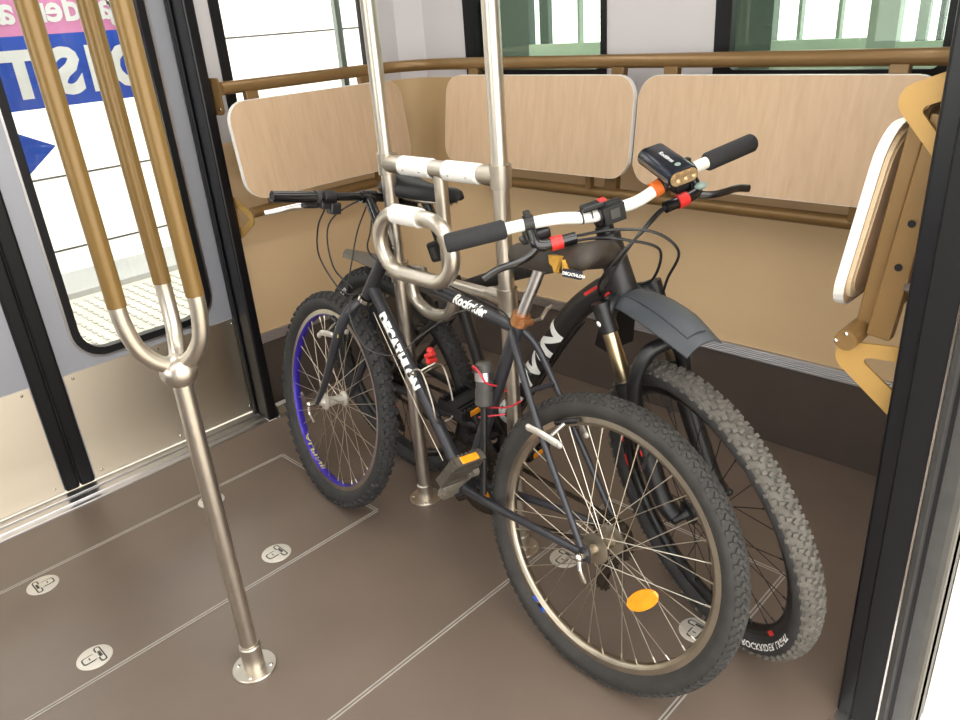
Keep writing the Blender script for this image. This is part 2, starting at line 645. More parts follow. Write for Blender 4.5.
for x in (-.62, .62):
    t = thing('ceiling_lamp', 'long white ceiling lamp over the %s doors' % ('left' if x < 0 else 'right'), 'lamp', (x, -2.0, ZC), 'ceiling lamps')
    a = MB(); a.box((0, 0, -.02), (.16, 3.6, .04)); a.build('housing', M['white'], t, smooth=False, bevel=.005)
    a = MB(); a.box((0, 0, -.042), (.12, 3.5, .006)); a.build('diffuser', M['lampmat'], t, smooth=False)

# ------------------------------------------------------------------ left sliding doors
sill = MB()
for a, b, z in ((-1.165, -1.13, .012), (-1.13, -1.115, .004), (-1.115, -1.085, .012), (-1.085, -1.06, .006)):
    sill.b2((a, -2.36, -.03), (b, -.986, z))
tag(sill.build('trim_1', M['alu'], smooth=False, bevel=.002), 'ridged aluminium door sill along the left doors', 'sill', kind='structure')
mb = MB(); mb.prism([(-1.065, .0), (-1.045, .0), (-1.045, .02), (-1.055, .05), (-1.065, .06)], lambda u, v, d: V(u, d, v), -.945, -.82)
mb.build('sill_end', M['alu'], wall_l, smooth=False)
rs = MB()
for a, b, z in ((1.06, 1.09, .004), (1.09, 1.12, .008), (1.12, 1.17, .004)):
    rs.b2((a, -2.5, -.03), (b, -.9, z))
tag(rs.build('trim_2', M['alu'], smooth=False, bevel=.002), 'ridged aluminium door sill along the open right doorway', 'sill', kind='structure')

XD = -1.17
def door(name, y0, y1, wy0, wy1, label, latch):
    fn = lambda u, v, d: V(XD - d, u, v)
    mb = MB()
    zb, zt = .015, 1.98
    o = rrect(y0, zb, y1, zt, .004, 8)
    i = rrect(wy0, .435, wy1, 1.86, .095, 8)
    mb.ring_prism(o, i, fn, 0, .03)
    d = tag(mb.build(name, M['doorgrey'], smooth=False), label, 'door', kind='structure')
    g = MB(); g.ring_prism(rrect(wy0 - .004, .431, wy1 + .004, 1.864, .099, 8), rrect(wy0 + .02, .455, wy1 - .02, 1.84, .08, 8), fn, -.004, .03)
    g.build('window_gasket', M['black'], d, smooth=False)
    g = MB(); g.ring_prism(rrect(wy0 - .012, .423, wy1 + .012, 1.872, .107, 8), rrect(wy0 - .005, .430, wy1 + .005, 1.865, .1, 8), fn, -.003, .002)
    g.build('chrome_bead', M['alu'], d, smooth=False)
    g = MB(); g.prism(rrect(wy0 + .01, .445, wy1 - .01, 1.85, .09, 8), fn, .012, .017)
    g.build('pane', M['glass'], d, smooth=False)
    k = MB(); k.b2((XD, y0 + .004, .02), (XD + .004, y1 - .004, .405))
    k.build('kick_plate', M['kick'], d, smooth=False)
    for yy in (y0 + .03, (y0 + y1) / 2, y1 - .03):
        for zz in (.04, .388):
            s = MB(); s.lathe([(0, .0), (0, .005), (.0015, .004), (.002, 0)], 10, 'X', False, (XD + .004, yy, zz))
            s.build('rivet', M['chrome'], d)
    return d
d1 = door('door_1', -1.605, -.968, -1.535, -1.06, 'left sliding door leaf with the tall rounded window', 1)
d2 = door('door_2', -2.32, -1.70, -2.24, -1.77, 'left sliding door leaf at the picture edge', 0)
for ya, yb, mm, dd in ((-1.70, -1.655, 'black', d2), (-1.652, -1.605, 'black', d1)):
    s = MB(); s.b2((XD - .03, ya, .015), (XD + .014, yb, 1.98))
    s.build('rubber_seal', M[mm], dd, smooth=False, bevel=.008)
# jambs
def jamb(name, sx, y0, y1, label):
    t = MB(); t.b2((sx * 1.06, y0, 0), (sx * 1.2, y1, ZC))
    o = tag(t.build(name, M['navy'], smooth=False, bevel=.006), label, 'door post', kind='structure')
    return o
jl = jamb('trim_3', -1, -.985, -.946, 'dark door post between left door and beige wall')
s = MB(); s.b2((-1.166, -.995, 0), (-1.137, -.984, ZC)); s.build('rubber_seal', M['black'], jl, smooth=False, bevel=.006)
jr = jamb('trim_4', 1, -.935, -.895, 'wide black door post at the right picture edge')
s = MB(); s.b2((1.09, -.945, .0), (1.138, -.935, ZC)); s.build('rubber_seal', M['black'], jr, smooth=False, bevel=.003)
s = MB(); s.b2((1.1375, -.949, .0), (1.141, -.9, ZC)); s.build('metal_edge', M['chrome'], jr, smooth=False)
s = MB(); s.b2((1.141, -.96, .0), (1.2, -.86, ZC)); s.build('seal_profile', M['seal'], jr, smooth=False, bevel=.012)
s = MB(); s.b2((1.16, -.965, .0), (1.166, -.955, ZC)); s.build('seal_lip', M['black'], jr, smooth=False)

# ------------------------------------------------------------------ outside
def simple(name, a, b, m, label, cat, kind='structure'):
    mb = MB(); mb.b2(a, b)
    return tag(mb.build(name, m, smooth=False), label, cat, kind=kind)
pf = simple('platform_left', (-3.4, -6, -.1), (-1.25, 4, -.005), M['outfloor'], 'pale textured platform outside the left doors', 'platform')
# raised paving bars of the platform that show through the door glass
bar = MB(); bar.box((0, 0, 0), (.05, .016, .006)); barme = bar.mesh('paving_bar', M['outgrey'], False)
for ix in range(12):
    for iy in range(24):
        o = link('paving_bar', barme, pf)
        o.location = (-3.3 + ix * .075, -1.5 + iy * .06, -.002)
simple('platform_step', (-3.9, -6, -.1), (-3.4, 4, .03), M['outgrey'], 'grey step at the foot of the white platform wall', 'step')
ow = simple('platform_wall', (-4.1, -6, -.1), (-3.9, 4, 2.3), M['outwall'], 'bright white panelled wall across the platform', 'wall')
for z in (.17, .62, 1.33, 1.9):
    mb = MB(); mb.b2((-3.902, -6, z), (-3.898, 4, z + .012)); mb.build('panel_joint', M['joint'], ow, smooth=False)
simple('platform_right', (1.26, -6, -.1), (6, 6, -.03), M['outfloor'], 'bright platform outside the open right doorway', 'platform')
simple('carriage_side', (1.2, -.86, -.3), (1.225, .06, 2.2), M['outwall'], 'white outer side of the carriage beside the doorway', 'panel')
# platform notice seen from behind through the glass: lettering is mirrored
sg = thing('distance_notice', 'blue and pink notice with mirrored white lettering behind the door glass', 'sign', (-1.45, -1.2, 1.3))
XS = -1.45
def pan(y0, y1, z0, z1, m, nm, d=0):
    mb = MB(); mb.b2((XS - .004 + d, y0, z0), (XS + d, y1, z1)); rel(mb, (XS, -1.2, 1.3)); return mb.build(nm, M[m], sg, smooth=False)
pan(-1.85, -.93, 1.192, 1.41, 'signblue', 'blue_band')
pan(-1.85, -.93, 1.41, 1.62, 'signpink', 'pink_band')
ar = MB(); ar.prism([(-1.56, 1.2 - .0), (-1.335, 1.073), (-1.56, .905)][::1], lambda u, v, d: V(XS + d, u, v), -.004, 0)
ar.v = [(x, y, min(z, 1.19)) for x, y, z in ar.v]
rel(ar, (XS, -1.2, 1.3)); ar.build('arrow', M['signblue'], sg, smooth=False)
def letter(ch, yc, z0, h, bold):
    vs, fs = text_polys(ch, h / .73, bold)
    x0, x1 = min(v[0] for v in vs), max(v[0] for v in vs)
    mb = MB()
    # seen from the carriage the reading direction runs towards the camera: mirrored writing
    mb.add([V(XS + .003, yc - (u - (x0 + x1) / 2), z0 + v) for u, v in vs], fs)
    rel(mb, (XS, -1.2, 1.3)); mb.build('letter', M['paper'], sg, smooth=False)
for ch, yc in (('D', -1.03), ('I', -1.147), ('S', -1.236), ('T', -1.375), ('A', -1.52), ('N', -1.66), ('C', -1.79)):
    letter(ch, yc, 1.233, .138, .0085)
for ch, yc in (('g', -1.03), ('a', -1.068), ('r', -1.115), ('d', -1.172), ('e', -1.229), ('r', -1.277), ('l', -1.325), ('a', -1.372)):
    letter(ch, yc, 1.447, .082, .0028)

# neighbouring carriage end seen through the end windows
nc = thing('neighbour_carriage', 'neighbouring carriage end seen through the green end windows', 'carriage', (0, .62, 0))
M['cardark'] = mat('carriage_dark', (70, 80, 76), .45, .1, .1, 3)
M['carpale'] = mat('carriage_pale', (168, 178, 166), .5, .1, .08, 3)
for a, b, mm in (((-1.5, 0, -.3), (-1.05, .05, 2.3), 'cardark'), ((-.655, 0, -.3), (-.1, .05, 2.3), 'carwall'), ((-.1, 0, -.3), (.085, .05, 2.3), 'cardark'), ((.41, 0, -.3), (.5, .05, 2.3), 'carwall'), ((.86, 0, -.3), (1.5, .05, 2.3), 'cardark'),
                 ((-1.05, 0, -.3), (-.655, .05, 1.23), 'carpale'), ((.085, 0, -.3), (.41, .05, 1.215), 'carpale'), ((.5, 0, -.3), (.86, .05, 1.20), 'carpale')):
    mb = MB(); mb.b2(a, b); mb.build('end_panel', M[mm], nc, smooth=False)
for x, w_, mm in ((-1.0, .05, 'cardark'), (-.79, .012, 'carwall'), (.165, .012, 'carwall'), (.30, .012, 'carwall'), (.55, .03, 'carwall'), (.61, .015, 'cardark'), (.65, .03, 'carpale'), (.74, .02, 'cardark'), (.8, .02, 'carwall')):
    mb = MB(); mb.b2((x, .02, 1.15), (x + w_, .05, 2.3)); mb.build('mullion', M[mm], nc, smooth=False)
mb = MB(); mb.cyl((-1.3, -.05, 1.16), (1.3, -.05, 1.16), .02, 12); mb.build('handrail', M['carpale'], nc)

# ------------------------------------------------------------------ seat frame: rails, uprights and end plates
fr = thing('handrail_frame', 'brown painted handrail frame that runs round the walls and carries the seats', 'handrail', (0, 0, 0))
def rail(off, z, r, name, R):
    pts = [(a, b, z) for a, b in arc_path(off, -.938, -.885, R + off, 12)]
    mb = MB(); mb.tube(pts, r, 14); mb.build(name, M['gold'], fr)
rail(.12, 1.213, .0205, 'upper_rail', .2)
rail(.165, .815, .0185, 'lower_rail', .1)
def upright(p_top, p_bot, w, axis):
    p_top, p_bot = Vector(p_top), Vector(p_bot)
    d = (p_bot - p_top)
    mid = (p_top + p_bot) / 2
    z = -d.normalized()
    x = Vector((1, 0, 0)) if axis == 'x' else Vector((0, 1, 0))
    y = z.cross(x).normalized()
    R = Matrix((x, y, z)).transposed()
    mb = MB(); mb.box(mid, (w, .026, d.length), R)
    mb.build('upright', M['gold'], fr, smooth=False, bevel=.003)
for x in (-.672, -.05, .135, .753):
    upright((x, -.118, 1.21), (x, -.16, .82), .046, 'x')
for sx in (-1, 1):
    for y in (-.835, -.362):
        upright((sx * (W - .118), y, 1.21), (sx * (W - .16), y, .82), .046, 'y')
def plate(sx, y, pts, hole, name='bracket_plate'):
    """triangular bracket plate with a triangular opening; pts given for the right wall"""
    mb = MB()
    n = 7
    def rounded(P, r):
        out = []
        k = len(P)
        for i in range(k):
            a, b, c = Vector((*P[i - 1], 0)), Vector((*P[i], 0)), Vector((*P[(i + 1) % k], 0))
            u, w_ = (a - b).normalized(), (c - b).normalized()
            h = math.acos(max(-1, min(1, u.dot(w_)))) / 2
            L_ = r[i] / math.tan(h)
            s, e = b + u * L_, b + w_ * L_
            cc = b + (u + w_).normalized() * (r[i] / math.sin(h))
            a0 = math.atan2(*(s - cc).yx); a1 = math.atan2(*(e - cc).yx)
            da = (a1 - a0 + PI) % (2 * PI) - PI
            for q in range(n):
                t = a0 + da * q / (n - 1)
                out.append((cc.x + r[i] * math.cos(t), cc.y + r[i] * math.sin(t)))
        return out
    mb.ring_prism(rounded(pts, (.028, .004, .004)), rounded(hole, (.008, .006, .006)), lambda u, v, d: V(sx * u, d, v), y - .003, y + .003)
    mb.build(name, M['ochre'] , fr, smooth=False)
for x0_, z0_, z1_ in ((-1.022, 1.13, 1.245),):
    q_ = MB(); q_.prism(rrect(-1.075, z0_, x0_, z1_, [.02, .012, .002, .002]), lambda u, v, d: V(u, d, v), -.941, -.935)
    q_.build('bracket_plate', M['gold'], fr, smooth=False)
    h_ = MB(); h_.sphere((x0_ - .018, -.9412, z0_ + .018), .006, 1, .4, 1); h_.build('bolt', M['chrome'], fr)
plate(-1, -.937, [(.93, .80), (1.09, .705), (1.09, .86)], [(.985, .792), (1.072, .742), (1.072, .83)])
for sx, y in ((1, -.888),):
    plate(sx, y, [(.972, 1.222), (1.145, 1.02), (1.145, 1.29)], [(1.022, 1.2), (1.128, 1.075), (1.128, 1.242)])
    plate(sx, y, [(.905, .795), (1.145, .605), (1.145, .82)], [(.985, .778), (1.125, .672), (1.125, .79)])
# square tube and stub of the edge-on frame beside the right post
sqt = MB()
p0, p1 = Vector((1.056, -.868, 1.19)), Vector((1.011, -.868, .815))
d = p1 - p0
zz = -d.normalized(); yy_ = Vector((0, 1, 0)); xx = yy_.cross(zz)
Rm = Matrix((xx, yy_, zz)).transposed()
sqt.box((p0 + p1) / 2, (.04, .026, d.length), Rm)
sqt.build('square_tube', M['gold'], fr, smooth=False, bevel=.003)
for t, dx in ((.3, 0), (.5, 0)):
    q = p0 + d * (t + .15)
    h = MB(); h.lathe([(0, 0), (0, .0065), (.0008, .0065), (.001, 0)], 12, 'Y', False, (q.x, -.8822, q.z)); h.build('bolt_hole', M['black'], fr)
for t in (.33, .72):
    q = p0 + d * t + xx * .025
    h = MB(); h.cyl(q - yy_ * .014, q - yy_ * .001, .006, 8); h.cyl(q - yy_ * .02, q - yy_ * .01, .009, 6); h.build('bolt', M['chrome'], fr)
h = MB(); h.cyl((.972, -.92, .815), (.972, -.86, .815), .019, 14); h.build('rail_end', M['gold'], fr)
for s_ in (-.008, .008):
    h = MB(); h.sphere((.965 + s_, -.921, .82 + s_), .004); h.build('bolt', M['chrome'], fr)

# ------------------------------------------------------------------ folding seats
def seat(label, fn, u0, u1, zt, zb, off_t, off_b, back=True):
    """wooden panel; fn(u, off, z) -> world point"""
    t = thing('folding_seat', label, 'folding seat', fn((u0 + u1) / 2, off_b, zb), 'folded wooden seats')
    base = t.location.copy()
    def P(u, v, d):                       # v 0..1 from bottom to top, d outward
        z = zb + (zt - zb) * v
        return fn(u, off_b + (off_t - off_b) * v + d, z) - base
    hgt = zt - zb
    def poly(ins, r):
        return [(a, b / hgt) for a, b in rrect(u0 + ins, ins, u1 - ins, hgt - ins, r)]
    mb = MB(); mb.prism(poly(.0012, .064), P, -.002, .0142); mb.build('seat_panel', M['wood'], t, smooth=False)
    mb = MB(); mb.ring_prism(poly(0, .066), poly(.0011, .065), P, -.004, .0138); mb.build('edge_band', M['edge'], t, smooth=False)
    mb = MB(); mb.prism(poly(.014, .055), P, -.009, -.002); mb.build('backing_board', M['ply'], t, smooth=False)
    mb = MB(); mb.prism(poly(.026, .045), P, -.0115, -.009); mb.build('under_panel', M['wood'], t, smooth=False)
    for u in (u0 + .16, u1 - .16):
        hb = MB(); hb.cyl(P(u - .03, .02, -.012), P(u + .03, .02, -.012), .008, 10); hb.build('hinge', M['gold'], t)
        st = MB(); a = P(u, 0, -.012); st.box(a + Vector((0, 0, -.012)), (.02, .02, .06)); st.build('hinge_stub', M['gold'], t, smooth=False)
    return t
fe = lambda u, o, z: Vector((u, -o, z))
fl_ = lambda u, o, z: Vector((-W + o, u, z))
fr_ = lambda u, o, z: Vector((W - o, u, z))
seat('folded pale wood seat on the end wall, left of the other end seat', fe, -.775, .041, 1.178, .875, .155, .198)
seat('folded pale wood seat on the end wall behind the bicycle lamp', fe, .056, .872, 1.178, .868, .155, .198)
seat('folded pale wood seat under the side window beside the left door', fl_, -.958, -.235, 1.172, .862, .155, .195)
# right seat, seen from behind and edge-on
t = seat('folded wood seat seen edge-on with white rim beside the black door post', fr_, -.862, -.24, 1.168, .838, .16, .21)

# ------------------------------------------------------------------ floor anchors
def anchor(x, y, label, ang):
    t = thing('floor_anchor', label, 'floor fitting', (x, y, 0), 'round metal fittings set into the floor')
    a = MB(); a.lathe([(0, 0), (0, .042), (.0012, .0415), (.0016, .0405), (.0016, 0)], 36, 'Z', False); a.build('disc', M['disc'], t)
    R = Matrix.Rotation(ang, 4, 'Z')
    # T-shaped insert with its dark groove
    def fnp(u, v, d): return V(u, v, d)
    a = MB(); a.prism(rrect(-.014, -.03, .014, .004, .008), fnp, .0016, .0019); a.prism(rrect(-.031, .006, .031, .022, .007), fnp, .0016, .0019); a.build('groove', M['joint'], t, smooth=False, mtx=R)
    a = MB(); a.prism(rrect(-.0105, -.0265, .0105, .012, .006), fnp, .0018, .0026); a.prism(rrect(-.027, .0095, .027, .0185, .0044), fnp, .0018, .0026); a.build('insert', M['disc'], t, smooth=False, mtx=R)
    a = MB(); a.box((0, .014, .0028), (.022, .006, .0006)); a.box((0, -.012, .0028), (.009, .003, .0006)); a.build('slot', M['joint'], t, smooth=False, mtx=R)
    return t
kk = 1.0934
anchor(-.741, -1.918, 'round floor fitting at the left picture edge near the door sill', PI)
anchor(-.342, -1.928, 'round floor fitting nearest the picture bottom left corner', 0)
anchor(-.742, -1.4, 'round floor fitting partly hidden behind the three-pronged pole', PI)
anchor(-.336, -1.412, 'round floor fitting between the three-pronged pole and blue-rimmed wheel', 0)
anchor(.32, -.906, 'round floor fitting seen through the spokes by the rear hub', 0)
anchor(.728, -.918, 'round floor fitting seen between the two right wheels', 0)

# ------------------------------------------------------------------ three-pronged grab pole
PX, PY = -.003, -1.682
t = thing('grab_pole', 'three-pronged steel grab pole with ochre sleeves standing on the floor', 'pole', (PX, PY, 0))
a = MB(); a.lathe([(0, 0), (0, .052), (.004, .052), (.006, .05), (.006, .0)], 32, 'Z', False); a.build('floor_flange', M['steel'], t)
for k in range(4):
    q = PI / 4 + k * PI / 2
    s = MB(); s.sphere((.039 * math.cos(q), .039 * math.sin(q), .0065), .0055, 1, 1, .4, 10, 6); s.build('screw', M['chrome'], t)
a = MB(); a.lathe([(.005, 0), (.005, .0245), (.07, .0245), (.073, .0215), (.076, .0215), (.076, 0)], 28, 'Z', False); a.build('socket', M['steel'], t)
a = MB(); a.cyl((0, 0, .07), (0, 0, .77), .0195, 24); a.build('stem', M['steel'], t)
a = MB(); a.sphere((0, 0, .782), .0375, 1, 1, .92, 24, 14); a.build('ball_joint', M['steel'], t)
for k, q in enumerate((-PI / 2, PI / 6, 5 * PI / 6)):
    e = Vector((math.cos(q), math.sin(q), 0)); r_ = .078
    TL = lambda z: V(-.0055 * (z - .8), -.013 * (z - .8), z)
    pts = smooth_path([e * .012 + V(0, 0, .795), e * .042 + V(0, 0, .818), e * .066 + V(0, 0, .855), e * r_ + TL(.915), e * r_ + TL(.99)], 6)
    a = MB(); a.tube(pts, .0158, 18); a.tube([pts[-1], e * r_ + TL(1.93)], .0145, 18)
    a.build('prong', M['steel'], t)
    a = MB(); a.cyl(e * r_ + TL(.94), e * r_ + TL(1.9), .0172, 24); a.build('grip_sleeve', M['sleeve'], t)
a = MB(); a.sphere((0, 0, 2.02), .036, 1, 1, .92, 20, 12)
for k, q in enumerate((-PI / 2, PI / 6, 5 * PI / 6)):
    e = Vector((math.cos(q), math.sin(q), 0))
    a.tube(smooth_path([e * .078 + V(-.006, -.0145, 1.92), e * .066 + V(-.003, -.007, 1.97), e * .012 + V(0, 0, 2.01)], 5), .0155, 14)
a.cyl((0, 0, 2.02), (0, 0, ZC), .0195, 20)
a.build('top_joint', M['steel'], t)

# ------------------------------------------------------------------ twin-pole rack
RY = -.95
rk = thing('twin_pole_rack', 'twin steel pole rack with white sleeved bar and oval loops between the bicycles', 'rack', (0, RY, 0))
for x in (-.2, .2):
    a = MB(); a.cyl((x, 0, 0), (x, 0, ZC), .0195, 24); a.build('pole', M['steel'], rk)
    a = MB(); a.lathe([(0, 0), (0, .05), (.004, .05), (.006, .048), (.006, 0)], 32, 'Z', False, (x, 0, 0)); a.lathe([(.005, 0), (.005, .0235), (.05, .0235), (.053, .02), (.053, 0)], 24, 'Z', False, (x, 0, 0)); a.build('floor_flange', M['steel'], rk)
    for k in range(4):
        q = PI / 4 + k * PI / 2
        s = MB(); s.sphere((x + .038 * math.cos(q), .038 * math.sin(q), .0065), .005, 1, 1, .4, 8, 6); s.build('screw', M['chrome'], rk)
    for z in (1.039, .746):
        s_ = -1 if x > 0 else 1
        a = MB(); a.lathe([(-.027, .0195), (-.027, .0245), (.027, .0245), (.027, .0195)], 28, 'Z', True, (x, 0, z))
        a.tube([V(x, 0, z), V(x + s_ * .045, 0, z), V(x + s_ * .062, 0, z)], [.024, .0235, .019], 18)
        a.build('clamp', M['steel_dark'], rk)
        a = MB(); a.box((x + (-1 if s_ > 0 else 1) * .0 , .0245, z), (.014, .012, .05)); a.build('clamp_joint', M['steel_dark'], rk, smooth=False)
for z, r_ in ((1.039, .0175), (.746, .0165)):
    a = MB(); a.cyl((-.15, 0, z), (.15, 0, z), r_, 20); a.build('cross_bar', M['steel'], rk)
for x0, x1 in ((-.138, -.024), (.024, .138)):
    a = MB(); a.lathe([(x0, 0), (x0, .022), (x0 + .003, .0245), (x1 - .003, .0245), (x1, .022), (x1, 0)], 28, 'X', False, (0, 0, 1.039)); a.build('white_sleeve', M['white'], rk)
    for dx in (.03, -.03):
        s = MB(); s.sphere(((x0 + x1) / 2 + dx, -.0235, 1.033), .003, 1, .5, 1, 8, 6); s.build('sleeve_screw', M['chrome'], rk)
a = MB(); a.lathe([(-.023, .0175), (-.023, .0215), (.023, .0215), (.023, .0175)], 24, 'X', True, (0, 0, 1.039)); a.cyl((0, 0, 1.03), (0, 0, .746), .0175, 20); a.build('centre_tube', M['steel'], rk)
def oval(c, w, h, e, r, name, tilt=0):
    c = Vector(c); e = Vector(e).normalized(); up = Vector((0, 0, 1))
    q = h / 2
    pts = []
    for i in range(17):
        a_ = -PI / 2 + PI * i / 16
        pts.append(((w / 2 - q) + q * math.cos(a_), q * math.sin(a_)))
    for i in range(17):
        a_ = PI / 2 + PI * i / 16
        pts.append((-(w / 2 - q) + q * math.cos(a_), q * math.sin(a_)))
    mb = MB(); mb.tube([c + e * u + up * v for u, v in pts], r, 18, closed=True)
    mb.build(name, M['steel'], rk)
    return lambda u, v: c + e * u + up * v
fo = oval((.031, -.13, .881), .257, .15, (1, 0, 0), .0185, 'front_loop')
a = MB(); a.tube([fo(-.06, .075), fo(.03, .075)], .0235, 24); a.build('white_sleeve', M['white'], rk)
a = MB(); a.tube(smooth_path([(-.168, .012, .75), (-.168, .012, .715), (-.158, .012, .672), (-.12, .012, .645), (-.075, .012, .64), (-.03, .012, .652), (-.004, .012, .685), (0, .012, .72), (0, .012, .75)], 6), .0175, 18); a.build('lower_loop', M['steel'], rk)
a = MB(); a.tube([(.0, -.01, .87), fo(.1285, .0)], .0155, 16); a.build('loop_stub', M['steel'], rk)
a = MB(); a.box((-.115, .0, .765), (.05, .016, .02)); a.build('loop_weld', M['steel_dark'], rk, smooth=False, bevel=.004)

# ------------------------------------------------------------------ bicycles
# bicycle space: X forward, Y to the rider's left, Z up, origin at the rear tyre's contact point
def bike_matrix(rc, fwd, lean_to_neg_y):
    d = Vector((fwd[0], fwd[1], 0)).normalized()
    n0 = Vector((d.y, -d.x, 0))
    if n0.y > 0:
        n0 = -n0
    u = Vector((0, 0, 1)) * math.cos(lean_to_neg_y) + n0 * math.sin(lean_to_neg_y)
    l = u.cross(d)
    m = Matrix((d, l, u)).transposed().to_4x4()
    m.translation = Vector((rc[0], rc[1], .0))
    return m


def steer_matrix(A, deg, t):
    ax = Vector((-math.cos(math.radians(deg)), 0, math.sin(math.radians(deg))))
    return Matrix.Translation(Vector(A)) @ Matrix.Rotation(t, 4, ax) @ Matrix.Translation(-Vector(A))


def tire_mesh(R, rim, wd, knobs, rows, mats, kh=.005, seed=1):
    rnd = random.Random(seed)
    mb = MB()
    h = wd / 2
    rc = R - kh - h * .92
    prof = []
    n = 14
    a0 = math.radians(-52)
    for i in range(n + 1):
        a = a0 + (PI - 2 * a0) * i / n
        y = h * math.cos(a)
        r = rc + h * .92 * math.sin(a)
        prof.append((y, max(r, rim - .002)))
    prof = [(.0105, rim - .004)] + prof + [(-.0105, rim - .004)]
    k0 = len(mb.f)
    mb.cur = 0
    mb.lathe(prof, 96, 'Y', True)
    kp = len(prof)
    for q in range(96 * kp):
        j = q % kp
        if 5 <= j <= kp - 7:
            mb.m[q] = 1
    mb.cur = 1
    for i in range(knobs):
        th = 2 * PI * i / knobs
        for (yf, ln, wk, ph, tilt) in rows:
            t = th + ph * 2 * PI / knobs
            a = PI / 2 - yf
            y = h * math.cos(a)
            r = rc + h * .92 * math.sin(a)
            nrm_y, nrm_r = math.cos(a), math.sin(a)
            er = Vector((math.cos(t), 0, math.sin(t)))
            et = Vector((-math.sin(t), 0, math.cos(t)))
            nrm = (er * nrm_r + Vector((0, nrm_y, 0))).normalized()
            lat = et.cross(nrm)
            c = er * r + Vector((0, y, 0))
            ct, st = math.cos(tilt), math.sin(tilt)
            e1 = et * ct + lat * st
            e2 = lat * ct - et * st
            l2, w2 = ln / 2, wk / 2
            hh = kh * rnd.uniform(.75, 1.05)
            vs = []
            for z, sh in ((-.003, 1.15), (hh, .85)):
                for sx, sy in ((-1, -1), (1, -1), (1, 1), (-1, 1)):
                    vs.append(c + e1 * l2 * sx * sh + e2 * w2 * sy * sh + nrm * z)
            mb.add(vs, [(4, 5, 6, 7), (0, 1, 5, 4), (1, 2, 6, 5), (2, 3, 7, 6), (3, 0, 4, 7)])
    return mb.mesh('tire', mats, True, 30)


def spoke_set(rim_in, hub_r, hub_y, nper, m, rim, rad=.00105, rear=False):
    """nper spokes; alternate sides and crossing directions; shared mesh per variant"""
    step = 2 * PI / nper
    for var in range(4):
        side = 1 if var % 2 == 0 else -1
        dirn = 1 if var < 2 else -1
        a1 = dirn * math.radians(62)
        p0 = Vector((hub_r * math.cos(a1), side * hub_y, hub_r * math.sin(a1)))
        p1 = Vector((rim_in, side * .003, 0))
        mb = MB()
        mb.tube([p0, p1], rad, 5, cap=False)
        q = p1 + (p0 - p1).normalized() * .013
        mb.tube([p1, q], rad * 1.9, 6)
        me = mb.mesh('spoke', m)
        for k in range(nper // 4):
            o = link('spoke', me, rim)
            o.matrix_local = Matrix.Rotation(-(k * 4 + var) * step, 4, 'Y')


def wheel(parent, S, c, name, R, rim, wd, rim_mats, spoke_m, tire_mats, knobs, rows, hub_m, hub_y, hub_r=.024, kh=.005, seed=1, n=36, hubw=.05, rot=0.0, track=.014, deep=.0235, bed=.0085):
    mtx = S @ Matrix.Translation(Vector(c)) @ Matrix.Rotation(rot, 4, 'Y')
    mb = MB()
    mb.cur = 0
    tk = rim - track
    mb.lathe([(.0115, rim + .001), (.012, tk), (.0095, tk - .0002), (.0075, rim + .0005)], 96, 'Y', True)   # brake track left
    mb.lathe([(-.0115, rim + .001), (-.012, tk), (-.0095, tk - .0002), (-.0075, rim + .0005)], 96, 'Y', True)
    mb.cur = 1
    mb.lathe([(.012, tk + .0002), (bed, rim - deep + .0025), (bed * .5, rim - deep), (-bed * .5, rim - deep), (-bed, rim - deep + .0025), (-.012, tk + .0002), (-.006, tk + .002), (.006, tk + .002)], 96, 'Y', True)
    ro_ = mb.build(name, rim_mats, parent, True, 40, mtx)
    link('tire', tire_mesh(R, rim, wd, knobs, rows, tire_mats, kh, seed), ro_)
    hb = MB()
    hb.lathe([(-hubw, 0), (-hubw, .009), (-hub_y - .006, .012), (-hub_y - .003, hub_r + .003), (-hub_y + .003, hub_r + .003), (-hub_y + .008, .016), (0, .0125), (hub_y - .008, .016),
              (hub_y - .003, hub_r + .003), (hub_y + .003, hub_r + .003), (hub_y + .006, .012), (hubw, .009), (hubw, 0)], 28, 'Y', False)
    hb.build('hub', hub_m, ro_)
    spoke_set(rim - deep + .0015, hub_r, hub_y, n, spoke_m, ro_)
    vb = MB()
    vb.cyl((rim - .02, 0, 0), (rim - .062, 0, 0), .003, 8); vb.cyl((rim - .05, 0, 0), (rim - .066, 0, 0), .0042, 8)
    vb.build('valve', M['bblack'], ro_, mtx=Matrix.Rotation(-1.9 - rot, 4, 'Y'))
    return ro_


def part(name, parent, m, pts, r, n=14, sm=0, S=None, flat=None, label=None):
    mb = MB()
    P = smooth_path(pts, sm) if sm else pts
    if isinstance(r, (list, tuple)) and len(r) != len(P):
        k = len(P)
        r = [r[0] + (r[-1] - r[0]) * i / (k - 1) for i in range(k)]
    mb.tube(P, r, n, flat=flat)
    return mb.build(name, m, parent, mtx=S, label=label)


def gear_mesh(mb, r, teeth, th, y, inner=0, cx=0, cz=0):
    k = teeth * 4
    o = []
    for i in range(k):
        a = 2 * PI * i / k
        q = r + (.0035 if i % 4 in (0, 1) else -.0015)
        o.append((cx + q * math.cos(a), cz + q * math.sin(a)))
    if inner:
        i_ = [(cx + inner * math.cos(2 * PI * i / k), cz + inner * math.sin(2 * PI * i / k)) for i in range(k)]
        mb.ring_prism(o, i_, lambda u, v, d: V(u, d, v), y - th / 2, y + th / 2)
    else:
        mb.prism(o, lambda u, v, d: V(u, d, v), y - th / 2, y + th / 2)


